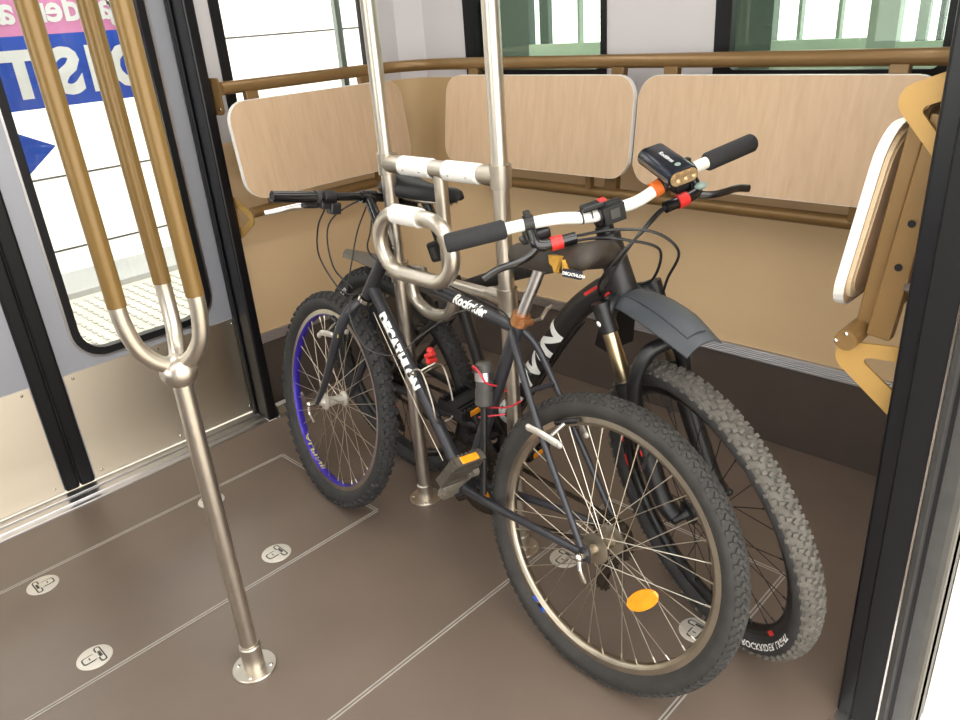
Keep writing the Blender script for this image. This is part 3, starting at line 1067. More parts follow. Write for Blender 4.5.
def wrap_text(name, s, p0, p1, r, up, m, parent, size, bold=0, shear=0, S=None, frac=1.0, flip=1):
    """lettering laid round a tube from p0 towards p1; up = surface normal at the lettering's middle"""
    p0, p1, up = Vector(p0), Vector(p1), Vector(up)
    t = (p1 - p0).normalized()
    n = (up - t * up.dot(t)).normalized()
    b = n.cross(t)
    vs, fs = text_polys(s, size, bold, shear)
    y0, y1 = min(v[1] for v in vs), max(v[1] for v in vs)
    x0, x1 = min(v[0] for v in vs), max(v[0] for v in vs)
    L = (p1 - p0).length
    sx = L / (x1 - x0)
    bm = bmesh.new()
    bv = [bm.verts.new((v[0], v[1], 0)) for v in vs]
    for f in fs:
        try:
            bm.faces.new([bv[i] for i in f])
        except ValueError:
            pass
    bmesh.ops.triangulate(bm, faces=bm.faces)
    for _ in range(5):
        long_e = [e for e in bm.edges if e.calc_length() > .0045]
        if not long_e:
            break
        bmesh.ops.subdivide_edges(bm, edges=long_e, cuts=1)
        bmesh.ops.triangulate(bm, faces=bm.faces)
    bm.verts.index_update()
    mb = MB()
    pos = []
    for v in bm.verts:
        u = (v.co.x - x0) * sx
        a = flip * (v.co.y - (y0 + y1) / 2) / r
        pos.append(p0 + t * u + (n * math.cos(a) + b * math.sin(a)) * (r + .0016))
    mb.add(pos, [tuple(v.index for v in f.verts) for f in bm.faces])
    bm.free()
    return mb.build(name, m, parent, smooth=False, mtx=S)


def crank_arm(parent, m, a, b, y0, y1, name='crank_arm'):
    mb = MB()
    a3, b3 = Vector((a[0], y0, a[1])), Vector((b[0], y1, b[1]))
    mb.tube([a3, a3.lerp(b3, .15), a3.lerp(b3, .85), b3], [.016, .0125, .0105, .0125], 12)
    mb.cyl(a3 - Vector((0, .012, 0)), a3 + Vector((0, .012, 0)), .0165, 16)
    mb.cyl(b3 - Vector((0, .009, 0)), b3 + Vector((0, .009, 0)), .0135, 14)
    o = mb.build(name, m, parent)
    s_ = 1 if y0 > 0 else -1
    q = MB(); q.cyl(a3 + Vector((0, s_ * .011, 0)), a3 + Vector((0, s_ * .014, 0)), .009, 12); q.build('crank_bolt', M['joint'], o)
    return o


def pedal(parent, c, ang, m, s_, wdt=.09, lng=.085):
    """c = centre; body with cage openings, axle and amber reflectors"""
    R = Matrix.Rotation(ang, 4, 'Y')
    mtx = Matrix.Translation(Vector(c)) @ R
    mb = MB()
    for x in (-lng / 2, lng / 2):
        mb.box((x, 0, 0), (.009, wdt, .024))
    for y in (-wdt / 2, wdt / 2):
        mb.box((0, y, 0), (lng, .009, .022))
    mb.box((0, 0, 0), (lng * .36, wdt * .95, .022))
    for x in (-.024, .024):
        mb.box((x, 0, 0), (.006, wdt * .9, .016))
    for k in range(7):
        for x in (-lng / 2, lng / 2):
            mb.box((x, -wdt / 2 + wdt * (k + .5) / 7, .0135), (.009, .005, .005))
    o = mb.build('pedal', m, parent, smooth=False, mtx=mtx)
    for x in (-1, 1):
        q = MB(); q.box((x * (lng / 2 + .005), 0, 0), (.004, wdt * .6, .018)); q.build('pedal_reflector', M['amber'], o, smooth=False, bevel=.002)
    q = MB(); q.cyl((0, -s_ * wdt / 2 - s_ * .012, 0), (0, s_ * wdt / 2, 0), .006, 10); q.build('pedal_axle', M['steel_dark'], o)
    return o


def chain_path(c1, r1, c2, r2):
    c1, c2 = Vector((*c1, 0)), Vector((*c2, 0))
    d = c1 - c2
    a = math.atan2(d.y, d.x)
    be = math.asin((r1 - r2) / d.length)
    out = []
    for i in range(15):
        t = a - PI / 2 - be + (PI + 2 * be) * i / 14
        out.append((c1.x + r1 * math.cos(t), c1.y + r1 * math.sin(t)))
    for i in range(11):
        t = a + PI / 2 + be + (PI - 2 * be) * i / 10
        out.append((c2.x + r2 * math.cos(t), c2.y + r2 * math.sin(t)))
    return out


def chain(parent, pts2, y, m):
    """alternating inner and outer links following a closed path"""
    P = [Vector((u, y, v)) for u, v in pts2]
    P.append(P[0])
    seg = [0]
    for i in range(1, len(P)):
        seg.append(seg[-1] + (P[i] - P[i - 1]).length)
    mb = MB()
    n = int(seg[-1] / .0127)
    def at(s):
        s %= seg[-1]
        for i in range(1, len(seg)):
            if s <= seg[i]:
                return P[i - 1].lerp(P[i], (s - seg[i - 1]) / max(1e-6, seg[i] - seg[i - 1]))
        return P[-1]
    for k in range(n):
        a, b = at(seg[-1] * k / n), at(seg[-1] * (k + 1) / n)
        x = (b - a).normalized()
        yv = Vector((0, 1, 0))
        R = Matrix((x, yv, x.cross(yv))).transposed()
        w = .0068 if k % 2 else .0046
        for s_ in (-1, 1):
            mb.box((a + b) / 2 + yv * s_ * w / 2, ((b - a).length * 1.25, .0011, .0078), R)
    return mb.build('chain', m, parent, smooth=False)


def cable(parent, pts, S=None, r=.0025, m=None, n=7):
    return part('cable', parent, m or M['bblack'], pts, r, 7, n, S)


def saddle_mesh(x_back, x_nose, zb, zn, wb, wn, m, parent, th=.035, S=None, name='saddle'):
    mb = MB()
    ns, nr = 18, 16
    rings = []
    for i in range(ns + 1):
        t = i / ns
        x = x_back + (x_nose - x_back) * t
        w = wn + (wb - wn) * (1 - min(1, t / .62)) ** 1.3 if t < .62 else wn * (1 - .25 * (t - .62) / .38)
        cap_ = 1.0
        if t < .12:
            cap_ = math.sqrt(max(0.02, 1 - (1 - t / .12) ** 2))
        if t > .86:
            cap_ = math.sqrt(max(0.02, 1 - ((t - .86) / .14) ** 2))
        w *= .45 + .55 * cap_
        z = zb + (zn - zb) * t + .012 * (2 * t - 1) ** 2
        hh = th * (1 - .25 * t) * (.35 + .65 * cap_)
        ring = []
        for j in range(nr):
            a = 2 * PI * j / nr
            ca, sa = math.cos(a), math.sin(a)
            y = w / 2 * (abs(ca) ** .8) * (1 if ca > 0 else -1)
            zz = (sa ** 1 * hh * .42 if sa > 0 else sa * hh * .9 * (.35 + .65 * abs(ca)))
            ring.append(Vector((x, y, z + zz - .012 * abs(ca) ** 2 * (1 if sa <= 0 else 1))))
        rings.append(ring)
    vs = [p for r_ in rings for p in r_]
    fs = []
    for i in range(ns):
        for j in range(nr):
            j2 = (j + 1) % nr
            fs.append((i * nr + j, i * nr + j2, (i + 1) * nr + j2, (i + 1) * nr + j))
    fs += [tuple(range(nr - 1, -1, -1)), tuple(ns * nr + j for j in range(nr))]
    mb.add(vs, fs)
    o = mb.build(name, m, parent, True, 60, mtx=S)
    xm = x_back + (x_nose - x_back) * .4
    for s_ in (-1, 1):
        part('saddle_rail', o, M['steel_dark'], [(x_back + .05, s_ * .035, zb - .018), (x_back + .07, s_ * .028, zb - .034), (xm + .04, s_ * .022, zb - .038), (x_nose - .03, s_ * .008, zn - .016)], .0035, 8, 5)
    return o


I4 = Matrix.Identity(4)
KN_BIG = [(.12, .018, .012, 0, .2), (-.12, .018, .012, .5, -.2), (.55, .015, .012, .25, .3), (-.55, .015, .012, .75, -.3), (.95, .013, .010, .5, 0), (-.95, .013, .010, 0, 0)]
KN_WORN = [(.0, .016, .010, 0, .5), (.22, .013, .008, .5, -.5), (-.22, .013, .008, .5, .5), (.5, .012, .009, .2, .6), (-.5, .012, .009, .7, -.6), (.9, .009, .008, .5, 0), (-.9, .009, .008, 0, 0)]
KN_RACE = [(.10, .0075, .011, 0, .35), (-.10, .0075, .011, .5, -.35), (.40, .0075, .011, .25, -.3), (-.40, .0075, .011, .75, .3), (.72, .009, .009, .5, 0), (-.72, .009, .009, 0, 0), (1.02, .008, .007, .0, 0), (-1.02, .008, .007, .5, 0)]

# ======================================================= bicycle 1: older rigid mountain bicycle, facing the left door
B1 = bike_matrix((.609, -1.186), (-1.049, .042), -.164)
b1 = thing('bicycle', 'old satin black rigid mountain bicycle nearer the camera, facing the left doors', 'bicycle', group='bicycles', mtx=B1)
F1 = M['frame1']
BB = (.43, 0, .30)
part('seat_tube', b1, F1, [(.43, 0, .30), (.285, 0, .768)], .0158)
tt1 = part('top_tube', b1, F1, [(.792, 0, .806), (.292, 0, .742)], .0148)
dt1 = part('down_tube', b1, F1, [(.838, 0, .735), (.43, 0, .30)], .0168)
h1 = part('head_tube', b1, F1, [(.776, 0, .828), (.857, 0, .702)], .0185, 18)
mb = MB(); mb.cyl((.859, 0, .699), (.866, 0, .688), .0225, 18); mb.build('headset_cup', M['chrome'], h1)
mb = MB(); mb.cyl((.776, 0, .828), (.766, 0, .843), .0205, 18, .017); mb.build('headset_cup', M['bblack'], h1)
mb = MB(); mb.cyl((.43, -.036, .30), (.43, .036, .30), .021, 18); mb.build('bottom_bracket', F1, b1)
for s_ in (-1, 1):
    part('chain_stay', b1, F1, [(.43, s_ * .02, .302), (.34, s_ * .034, .308), (.2, s_ * .052, .322), (.012, s_ * .063, .332)], [.0125, .0085], 12, 5)
    st = part('seat_stay', b1, F1, [(.292, s_ * .016, .738), (.25, s_ * .036, .69), (.15, s_ * .052, .54), (.012, s_ * .063, .345)], [.0085, .0075], 12, 5)
    mb = MB(); mb.prism([(-.014, .318), (.02, .315), (.03, .332), (.018, .352), (-.006, .352), (-.012, .34)], lambda u, v, d: V(u, d, v), s_ * .063 - .003, s_ * .063 + .003); mb.build('dropout', F1, b1, smooth=False)
part('stay_bridge', b1, F1, [(.208, -.044, .627), (.208, .044, .627)], .006)
wrap_text('frame_lettering', 'DECATHLON', (.776, .0, .669), (.618, .0, .5005), .0168, (.10, 1, .20), M['paper'], dt1, .036, .0028)
wrap_text('frame_lettering', 'Rockrider', (.492, 0, .7676), (.378, 0, .753), .0148, (0, 1, .5), M['paper'], tt1, .033, .0014, .3)
# seat post, clamp, worn saddle
mb = MB(); mb.cyl((.285, 0, .765), (.237, 0, .888), .0132, 18); sp1 = mb.build('seat_post', M['alu'], b1)
mb = MB(); mb.cyl((.2895, 0, .752), (.281, 0, .779), .0205, 18); mb.cyl((.262, -.012, .763), (.262, .02, .763), .0085, 12); mb.build('seat_clamp', M['copper'], sp1)
mb = MB(); mb.cyl((.262, -.01, .763), (.262, -.045, .765), .004, 8); mb.tube([(.262, -.045, .765), (.25, -.05, .79), (.235, -.05, .80)], .005, 8); mb.build('clamp_lever', M['steel_dark'], sp1)
mb = MB(); mb.box((.232, 0, .892), (.05, .04, .016)); mb.build('saddle_clamp', M['steel_dark'], b1, smooth=False, bevel=.004)
sd1 = saddle_mesh(.066, .325, .942, .902, .16, .05, M['saddle'], b1, .06)
# torn cover with yellow foam showing, maker's tag on the back
def patch(poly, name, m):
    mb = MB()
    mb.prism(poly, lambda u, v, d: V(u, .0 + d, v), .0, .004)
    return mb
def side_patch(pts, name, m, th=.004):
    """pad laid on the saddle's flank: pts (x, z); lies just outside the surface"""
    mb = MB()
    fl_y = lambda x: .010 + (.025 + (.08 - .025) * (1 - min(1, (x - .066) / .16)) ** 1.3)
    k = len(pts)
    mb.add([V(x, fl_y(x), z) for x, z in pts] + [V(x, fl_y(x) - .03, z) for x, z in pts],
           [tuple(range(k))] + [(i, (i + 1) % k, k + (i + 1) % k, k + i) for i in range(k)])
    return mb.build(name, m, sd1, smooth=False)
side_patch([(.178, .93), (.138, .934), (.142, .915), (.152, .898), (.160, .91), (.173, .914)], 'foam_tear', M['foamyellow'])
side_patch([(.128, .93), (.118, .922), (.108, .902), (.120, .903)], 'foam_tear', M['foamyellow'])
mb = MB(); mb.box((.083, .083, .912), (.042, .006, .016), Matrix.Rotation(.12, 3, 'Z')); tg = mb.build('maker_tag', M['darkprint'], sd1, smooth=False, bevel=.001)
text_on('tag_lettering', 'DECATHLON', lambda u, v: V(.1025 - u, .0866 - (.1025 - u - .083) * -.12, .909 + v), M['paper'], sd1, .0082, .0003)
# wheels
rw1 = wheel(b1, I4, (0, 0, .333), 'rear_wheel_rim', .331, .284, .05, [M['rimsilver'], M['rimsilver']], M['spoke'], [M['tire_side'], M['tire_side']], 96, KN_WORN, M['rimsilver'], .028, .031, .0036, 3, 36, .062, .3)
S1 = steer_matrix((.855, 0, .705), 71, -.10)
fw1 = wheel(b1, S1, (1.048, -.01, .333), 'front_wheel_rim', .336, .284, .053, [M['rimsilver'], M['rimpurple']], M['spoke'], [M['tire'], M['tire']], 62, KN_BIG, M['disc'], .032, .021, .0065, 5, 36, .05, .1, .0165, .021, .0115)
def rim_text(s, rimobj, r, y, a_mid, size, m, bold=.0, inward=True, spread=1.0):
    vs, fs = text_polys(s, size, bold)
    x0, x1 = min(v[0] for v in vs), max(v[0] for v in vs)
    mb = MB()
    pos = []
    sg_ = 1 if y > 0 else -1
    for u, v in vs:
        a = a_mid + sg_ * -1 * (u - (x0 + x1) / 2) * spread / r
        q = r + v - size * .35
        pos.append(V(q * math.cos(a), y, q * math.sin(a)))
    mb.add(pos, fs)
    return mb.build('rim_lettering', m, rimobj, smooth=False)
def local_ang(a, rot):
    return a + rot
_vs, _fs = text_polys('ALPINE', .02, .0003)
_x0, _x1 = min(v[0] for v in _vs), max(v[0] for v in _vs)
_y0, _y1 = min(v[1] for v in _vs), max(v[1] for v in _vs)
mb = MB()
mb.add([V((.284 - .0222) * math.cos(-1.05 + .1 - (u - (_x0 + _x1) / 2) * 2.4 / .263), (v - (_y0 + _y1) / 2) * .9, (.284 - .0222) * math.sin(-1.05 + .1 - (u - (_x0 + _x1) / 2) * 2.4 / .263)) for u, v in _vs], _fs)
mb.build('rim_lettering', M['yellowprint'], fw1, smooth=False)
for k in range(3):
    a_ = -2.55 + .3 + k * .075 + PI * 0
# blue sticker pieces on the rear rim
for k, da in enumerate((0, .07, .105)):
    mb = MB()
    a_ = -.90 - da
    pts = [(.2815, a_), (.2815, a_ - .05), (.2705, a_ - .06), (.2705, a_ - .012)]
    mb.add([V(r * math.cos(t_ + .3), .0124, r * math.sin(t_ + .3)) for r, t_ in pts], [(0, 1, 2, 3)])
    mb.build('rim_sticker', M['blueprint'] if k != 1 else M['darkprint'], rw1, smooth=False)
# amber wheel reflector between the spokes
mb = MB(); mb.lathe([(-.004, 0), (-.004, .036), (0, .038), (.004, .036), (.005, 0)], 28, 'Y', False)
rf = mb.build('wheel_reflector', M['amber'], rw1, True, 35)
rf.matrix_local = Matrix.Rotation(-.3, 4, 'Y') @ Matrix.Translation(V(-.12, .016, -.068)) @ Matrix.Rotation(math.radians(45), 4, 'Y') @ Matrix.Diagonal((1.2, 1, .55, 1))
# quick releases
def skewer(parent, c, y, S, ang, m):
    mb = MB(); mb.cyl((c[0], y, c[1]), (c[0], y + math.copysign(.014, y), c[1]), .0085, 14)
    mb.sphere((c[0], y + math.copysign(.018, y), c[1]), .009)
    e = V(math.cos(ang), 0, math.sin(ang))
    p = V(c[0], y + math.copysign(.018, y), c[1])
    mb.tube(smooth_path([p, p + e * .025 + V(0, math.copysign(.004, y), 0), p + e * .055 + V(0, -math.copysign(.004, y), 0)], 4), .0045, 8)
    return mb.build('quick_release', m, parent, mtx=S)
skewer(b1, (0, .333), .066, I4, math.radians(-110), M['chrome'])
skewer(b1, (1.048, .333), .058, S1, math.radians(-118), M['chrome'])
mb = MB(); mb.cyl((0, -.062, .333), (0, -.085, .333), .009, 12); mb.build('axle_nut', M['chrome'], b1)
# rear sprockets, derailleur, chain, crank
mb = MB()
for k, q in enumerate((.052, .047, .042, .037, .032, .027)):
    gear_mesh(mb, q, 12 + int(q * 300), .0018, -.034 - k * .0045, 0)
cs = mb.build('cassette', M['drive'], b1, smooth=False, mtx=Matrix.Translation(V(0, 0, .333)))
mb = MB()
mb.tube([(.005, -.066, .325), (.012, -.075, .285), (.02, -.06, .262)], [.012, .014, .012], 10)
mb.box((.026, -.055, .228), (.018, .006, .085), Matrix.Rotation(-.25, 3, 'Y')); mb.box((.026, -.067, .228), (.018, .006, .085), Matrix.Rotation(-.25, 3, 'Y'))
rd = mb.build('rear_derailleur', M['drive'], b1, smooth=False)
for z_, x_ in ((.255, .018), (.196, .034)):
    mb = MB(); gear_mesh(mb, .019, 11, .004, -.061, 0, x_, z_); mb.build('jockey_wheel', M['drive'], rd, smooth=False)
mb = MB()
for q, y_ in ((.088, -.052), (.072, -.045)):
    gear_mesh(mb, q, int(q * 480), .0025, y_, q - .018, .43, .30)
for k in range(5):
    a_ = k * 2 * PI / 5
    mb.tube([(.43, -.06, .30), (.43 + .074 * math.cos(a_), -.052, .30 + .074 * math.sin(a_))], .008, 6)
cr = mb.build('chainring', M['drive'], b1, smooth=False)
chain(b1, chain_path((.43, .30), .088, (0, .333), .034), -.052, M['drive'])
pd1 = (.32, .407)
M['crankgrey'] = mat('crank_grey', (128, 122, 112), .45, .5, .1, 40)
crank_arm(b1, M['crankgrey'], (.43, .30), pd1, .066, .088)
mb = MB(); mb.cyl((.43, .03, .3), (.43, .085, .3), .0125, 16); mb.cyl((.43, .078, .3), (.43, .088, .3), .0075, 12); mb.build('crank_axle', M['crankgrey'], b1)
pedal(b1, (pd1[0] - .004, .13, pd1[1] + .02), .95, M['pedal'], 1, .085, .08)
p2 = (.54, .193)
crank_arm(b1, M['drive'], (.43, .30), p2, -.068, -.088)
pedal(b1, (p2[0], -.148, p2[1]), .1, M['pedal'], -1)
# mini pump tied along the seat tube with red cord
mb = MB(); mb.tube([(.353, .04, .655), (.352, .04, .65), (.345, .04, .60), (.345, .04, .585)], [.015, .0195, .0205, .0205], 20); mb.tube([(.345, .04, .59), (.3435, .04, .555), (.343, .04, .548)], [.0215, .0215, .013], 20)
pu = mb.build('hand_pump', M['greycap'], b1)
mb = MB(); mb.tube([(.3505, .04, .632), (.3475, .04, .612)], .0215, 22); mb.build('pump_collar', M['alu'], pu)
mb = MB(); mb.tube([(.343, .04, .55), (.328, .04, .33)], .0085, 14); mb.build('pump_barrel', M['bblack'], pu)
part('red_cord', b1, M['pinkred'], [(.326, .02, .60), (.326, .055, .615), (.338, .066, .638), (.358, .066, .648), (.374, .05, .635), (.376, .02, .61), (.36, -.018, .585), (.33, -.02, .575)], .0024, 6, 5)
part('red_cord', b1, M['pinkred'], [(.37, .03, .535), (.35, .024, .54), (.30, .022, .555), (.26, .035, .575), (.225, .045, .60)], .002, 6, 5)
part('red_cord', b1, M['pinkred'], [(.366, .032, .512), (.345, .026, .52), (.31, .0, .53)], .002, 6, 4)
# wire bottle cage on the down tube with a red clip
ndt = Vector((-.73, 0, .684)); tdt = Vector((-.684, 0, -.73)); c0 = Vector((.62, 0, .503))
q = MB(); q.box(c0 + ndt * .022 + tdt * .03, (.13, .016, .006), Matrix((tdt, Vector((0, 1, 0)), ndt)).transposed()); bc = q.build('bottle_cage', M['bblack'], b1, smooth=False, bevel=.002)
for s_ in (-1, 1):
    part('cage_wire', bc, M['steel_dark'], [c0 + ndt * .02 + tdt * -.03 + V(0, s_ * .01, 0), c0 + ndt * .03 + tdt * -.035 + V(0, s_ * .036, 0), c0 + ndt * .075 + tdt * -.02 + V(0, s_ * .036, 0), c0 + ndt * .06 + tdt * .06 + V(0, s_ * .034, 0), c0 + ndt * .035 + tdt * .105 + V(0, s_ * .028, 0), c0 + ndt * .022 + tdt * .11 + V(0, s_ * .008, 0)], .0025, 7, 5)
q = MB(); q.tube([c0 + ndt * .075 + tdt * -.02 + V(0, -.036, 0), c0 + ndt * .095 + tdt * -.025, c0 + ndt * .075 + tdt * -.02 + V(0, .036, 0)], .0025, 7); q.build('cage_wire', M['steel_dark'], bc)
q = MB(); q.box(c0 + ndt * .092 + tdt * -.05, (.03, .018, .012), Matrix.Rotation(.5, 3, 'Y')); q.box(c0 + ndt * .088 + tdt * -.036, (.014, .03, .014)); q.sphere(c0 + ndt * .1 + tdt * -.058, .010); q.build('red_clip', M['red'], bc, smooth=False, bevel=.003)
# fork (unicrown)
mb = MB(); mb.cyl((.862, 0, .694), (.875, 0, .672), .0165, 16); mb.tube(smooth_path([(.90, -.048, .625), (.884, -.036, .662), (.878, -.012, .68), (.878, .012, .68), (.884, .036, .662), (.90, .048, .625)], 6), .0145, 14)
fk = mb.build('fork_crown', F1, b1, mtx=S1)
for s_ in (-1, 1):
    part('fork_leg', b1, F1, [(.90, s_ * .048, .628), (.922, s_ * .056, .57), (.958, s_ * .057, .48), (1.0, s_ * .055, .395), (1.043, s_ * .053, .338)], [.0148, .0085], 14, 6, S1)
mb = MB(); mb.box((.9125, .0625, .588), (.014, .0012, .026), Matrix.Rotation(.36, 3, 'Y')); mb.build('fork_sticker', M['yellowprint'], fk, smooth=False)
# stem and bar
mb = MB(); mb.cyl((.776, 0, .828), (.764, 0, .858), .0125, 16); mb.tube(smooth_path([(.768, 0, .846), (.778, 0, .868), (.868, 0, .966)], 5), .0142, 16)
stm = mb.build('stem', M['gloss'], b1, mtx=S1)
mb = MB(); mb.cyl((.872, -.022, .968), (.872, .022, .968), .0172, 16); mb.build('bar_clamp', M['gloss'], stm)
hb1 = part('handlebar', b1, M['gloss'], [(.862, -.272, .966), (.87, -.08, .968), (.872, 0, .968), (.87, .08, .968), (.862, .272, .966)], .0112, 16, 5, S1)
for s_ in (-1, 1):
    mb = MB(); mb.lathe([(s_ * .158, .0113), (s_ * .158, .0145), (s_ * .273, .0145), (s_ * .273, .0105), (s_ * .25, .0105)], 20, 'Y', False); g = mb.build('grip', M['gloss'], hb1, mtx=Matrix.Translation(V(.865, 0, .9665)))
    mb = MB(); mb.lathe([(s_ * .145, .0112), (s_ * .145, .0165), (s_ * .156, .0165), (s_ * .156, .0112)], 20, 'Y', True); mb.build('grip_collar', M['seal'], hb1, mtx=Matrix.Translation(V(.867, 0, .967)))
    mb = MB(); mb.cyl((.868, s_ * .10, .967), (.868, s_ * .135, .967), .0165, 14); mb.box((.884, s_ * .115, .948), (.036, .045, .024)); mb.box((.872, s_ * .10, .938), (.03, .03, .03)); mb.box((.90, s_ * .15, .943), (.022, .05, .016))
    mb.build('brake_bracket', M['bblack'], hb1, smooth=False, bevel=.004)
    part('brake_lever', hb1, M['alu'], [(.908, s_ * .155, .941), (.918, s_ * .18, .937), (.922, s_ * .22, .928), (.932, s_ * .262, .918)], [.0075, .0065], 10, 5, None, (1, .55, (0, 0, 1)))
# brake arms (cantilever pair front and rear), pads and straddle cable
def vbrake(parent, S, c, dirn, m, tilt, rimx):
    """c = (x,z) of the pivots; arms rise along dirn"""
    e = V(dirn[0], 0, dirn[1]).normalized()
    f = V(-dirn[1], 0, dirn[0]).normalized()
    for s_ in (-1, 1):
        b = V(c[0], s_ * .036, c[1])
        mb = MB(); mb.tube(smooth_path([b - e * .012, b + e * .03 + V(0, s_ * .012, 0), b + e * .072 + V(0, s_ * .02, 0)], 5), [.0085, .0085] + [.006] * 9 if False else .0072, 10, flat=(1.15, .6, f))
        mb.sphere(b, .010)
        o = mb.build('brake_arm', m, parent, mtx=S)
        q = MB(); k = V(c[0], s_ * .022, c[1]) + e * .022 + f * rimx
        q.tube([k - f * .034, k + f * .034], .0065, 10, flat=(1, .75, (0, 1, 0))); q.build('brake_pad', M['bblack'], o)
        q = MB(); q.cyl(k, k + V(0, s_ * .028, 0), .0045, 8); q.build('pad_bolt', M['chrome'], o)
def canti(parent, S, a, b, pad, tang, m):
    """silver cantilever arm from a to b (x,z) either side of the rim with its pad"""
    for s_ in (-1, 1):
        pa_, pb_ = V(a[0], s_ * .045, a[1]), V(b[0], s_ * .056, b[1])
        mb = MB()
        mid_ = pa_.lerp(pb_, .5) + V(0, s_ * .01, .008)
        mb.tube(smooth_path([pa_, mid_, pb_], 5), .0064, 12, flat=(1.3, .6, (0, 0, 1)))
        mb.sphere(pa_, .0085, 1, .7, 1); mb.sphere(pb_, .0085, 1, .6, 1)
        o = mb.build('brake_arm', m, parent, mtx=S)
        t_ = V(tang[0], 0, tang[1]).normalized()
        k_ = V(pad[0], s_ * .0215, pad[1])
        q = MB(); q.tube([k_ - t_ * .032, k_ - t_ * .028, k_ + t_ * .028, k_ + t_ * .032], [.005, .0075, .0075, .005], 10, flat=(1, .85, (0, 1, 0))); q.build('brake_pad', M['bblack'], o)
        q = MB(); q.tube([k_, pa_.lerp(pb_, .35)], .0045, 8); q.build('pad_bolt', M['chrome'], o)
M['armsilver'] = mat('arm_silver', (208, 204, 196), .35, .7, .06, 40)
canti(b1, I4, (.108, .537), (.188, .553), (.113, .583), (.92, -.4), M['armsilver'])
canti(b1, S1, (1.05, .545), (.955, .572), (.985, .60), (.97, .24), M['armsilver'])
# cables
cable(b1, [(.885, .118, .936), (.93, .115, .88), (.95, .10, .80), (.92, .06, .72), (.885, .035, .70), (.85, .024, .715)], S1, .0024)
cable(b1, [(.885, -.06, .955), (.93, .0, .948), (.975, .06, .88), (.955, .055, .77), (.905, .02, .715)], S1, .0024)
cable(b1, [(.876, .0, .945), (.905, .01, .87), (.915, .02, .78), (.92, .03, .70)], S1, .0022)
cable(b1, [(.862, -.02, .94), (.845, .0, .88), (.83, .02, .84), (.79, .02, .815), (.70, .016, .81)], None, .0024)
cable(b1, [(.885, .03, .70), (.86, .06, .665), (.80, .066, .60), (.76, .05, .575), (.68, .034, .585), (.58, .04, .66), (.48, .03, .735), (.40, .017, .77)], None, .0017, M['greycap'])
cable(b1, [(.70, -.012, .812), (.5, -.012, .786), (.36, -.006, .772), (.30, .018, .757), (.26, .03, .70), (.215, .03, .66)], None, .0022)
cable(b1, [(.80, .021, .67), (.62, .021, .47), (.5, .02, .345)], None, .0012, M['spoke'])

# ======================================================= bicycle 2: front-suspension mountain bicycle, facing right
B2 = bike_matrix((-.377, -.831), (1.111, -.039), .065)
b2 = thing('bicycle', 'black front-suspension mountain bicycle with white handlebar, nearer the end wall', 'bicycle', group='bicycles', mtx=B2)
F2 = M['frame2']
ZB = .352
SA2 = (.885, 0, .819)
S2 = steer_matrix(SA2, 72, -.39)
S3 = steer_matrix(SA2, 72, -.50)
part('seat_tube', b2, F2, [(.44, 0, .31), (.33, 0, .735)], .0175, 16)
part('top_tube', b2, F2, [(.86, 0, .895), (.60, 0, .812), (.335, 0, .705)], [.02, .0175], 16, 5, None, (1.1, 1, (0, 0, 1)))
d2t = part('down_tube', b2, F2, [(.878, 0, .832), (.825, 0, .802), (.749, 0, .737), (.69, 0, .662), (.583, 0, .512), (.47, 0, .352), (.44, 0, .315)], [.0285, .0265], 18, 5, None, (1.05, 1.0, (0, 1, 0)))
h2 = part('head_tube', b2, F2, [(.855, 0, .928), (.872, 0, .872), (.8905, 0, .814)], [.0265, .0315], 20, 4)
mb = MB(); mb.cyl((.8905, 0, .815), (.893, 0, .807), .033, 20); mb.build('headset_cup', M['bblack'], h2)
mb = MB(); mb.cyl((.855, 0, .928), (.8515, 0, .94), .0275, 20); mb.build('headset_cup', M['bblack'], h2)
mb = MB(); mb.cyl((.44, -.04, .31), (.44, .04, .31), .0255, 18); mb.build('bottom_bracket', F2, b2)
for s_ in (-1, 1):
    part('chain_stay', b2, F2, [(.44, s_ * .03, .31), (.35, s_ * .045, .318), (.2, s_ * .06, .335), (.012, s_ * .068, .352)], [.0155, .011], 12, 5)
    part('seat_stay', b2, F2, [(.345, s_ * .014, .685), (.30, s_ * .04, .645), (.17, s_ * .058, .51), (.012, s_ * .068, .365)], [.0105, .009], 12, 5)
    mb = MB(); mb.prism([(-.016, .335), (.02, .332), (.034, .352), (.02, .376), (-.008, .376)], lambda u, v, d: V(u, d, v), s_ * .068 - .003, s_ * .068 + .003); mb.build('dropout', F2, b2, smooth=False)
# lettering on the camera side of the down tube (rider's right = -Y)
mb = MB()
wrap_text('frame_lettering', "B'TWIN", (.478, 0, .362), (.718, 0, .699), .0285, (-.05, -1, .12), M['paper'], d2t, .068, .0027, .2)
# red stickers at the head
for c_, sz in (((.822, -.026, .812), (.045, .004, .010)), ((.872, -.033, .812), (.02, .004, .018))):
    mb = MB(); mb.box(c_, sz, Matrix.Rotation(-.6, 3, 'Y')); mb.build('red_sticker', M['red'], h2, smooth=False, bevel=.001)
for z_, x_, l_ in ((.905, .87, .01), (.888, .872, .016)):
    mb = MB(); mb.box((x_, -.0295, z_), (.008, .003, l_), Matrix.Rotation(-.3, 3, 'Y')); mb.build('head_badge', M['paper'], h2, smooth=False, bevel=.001)
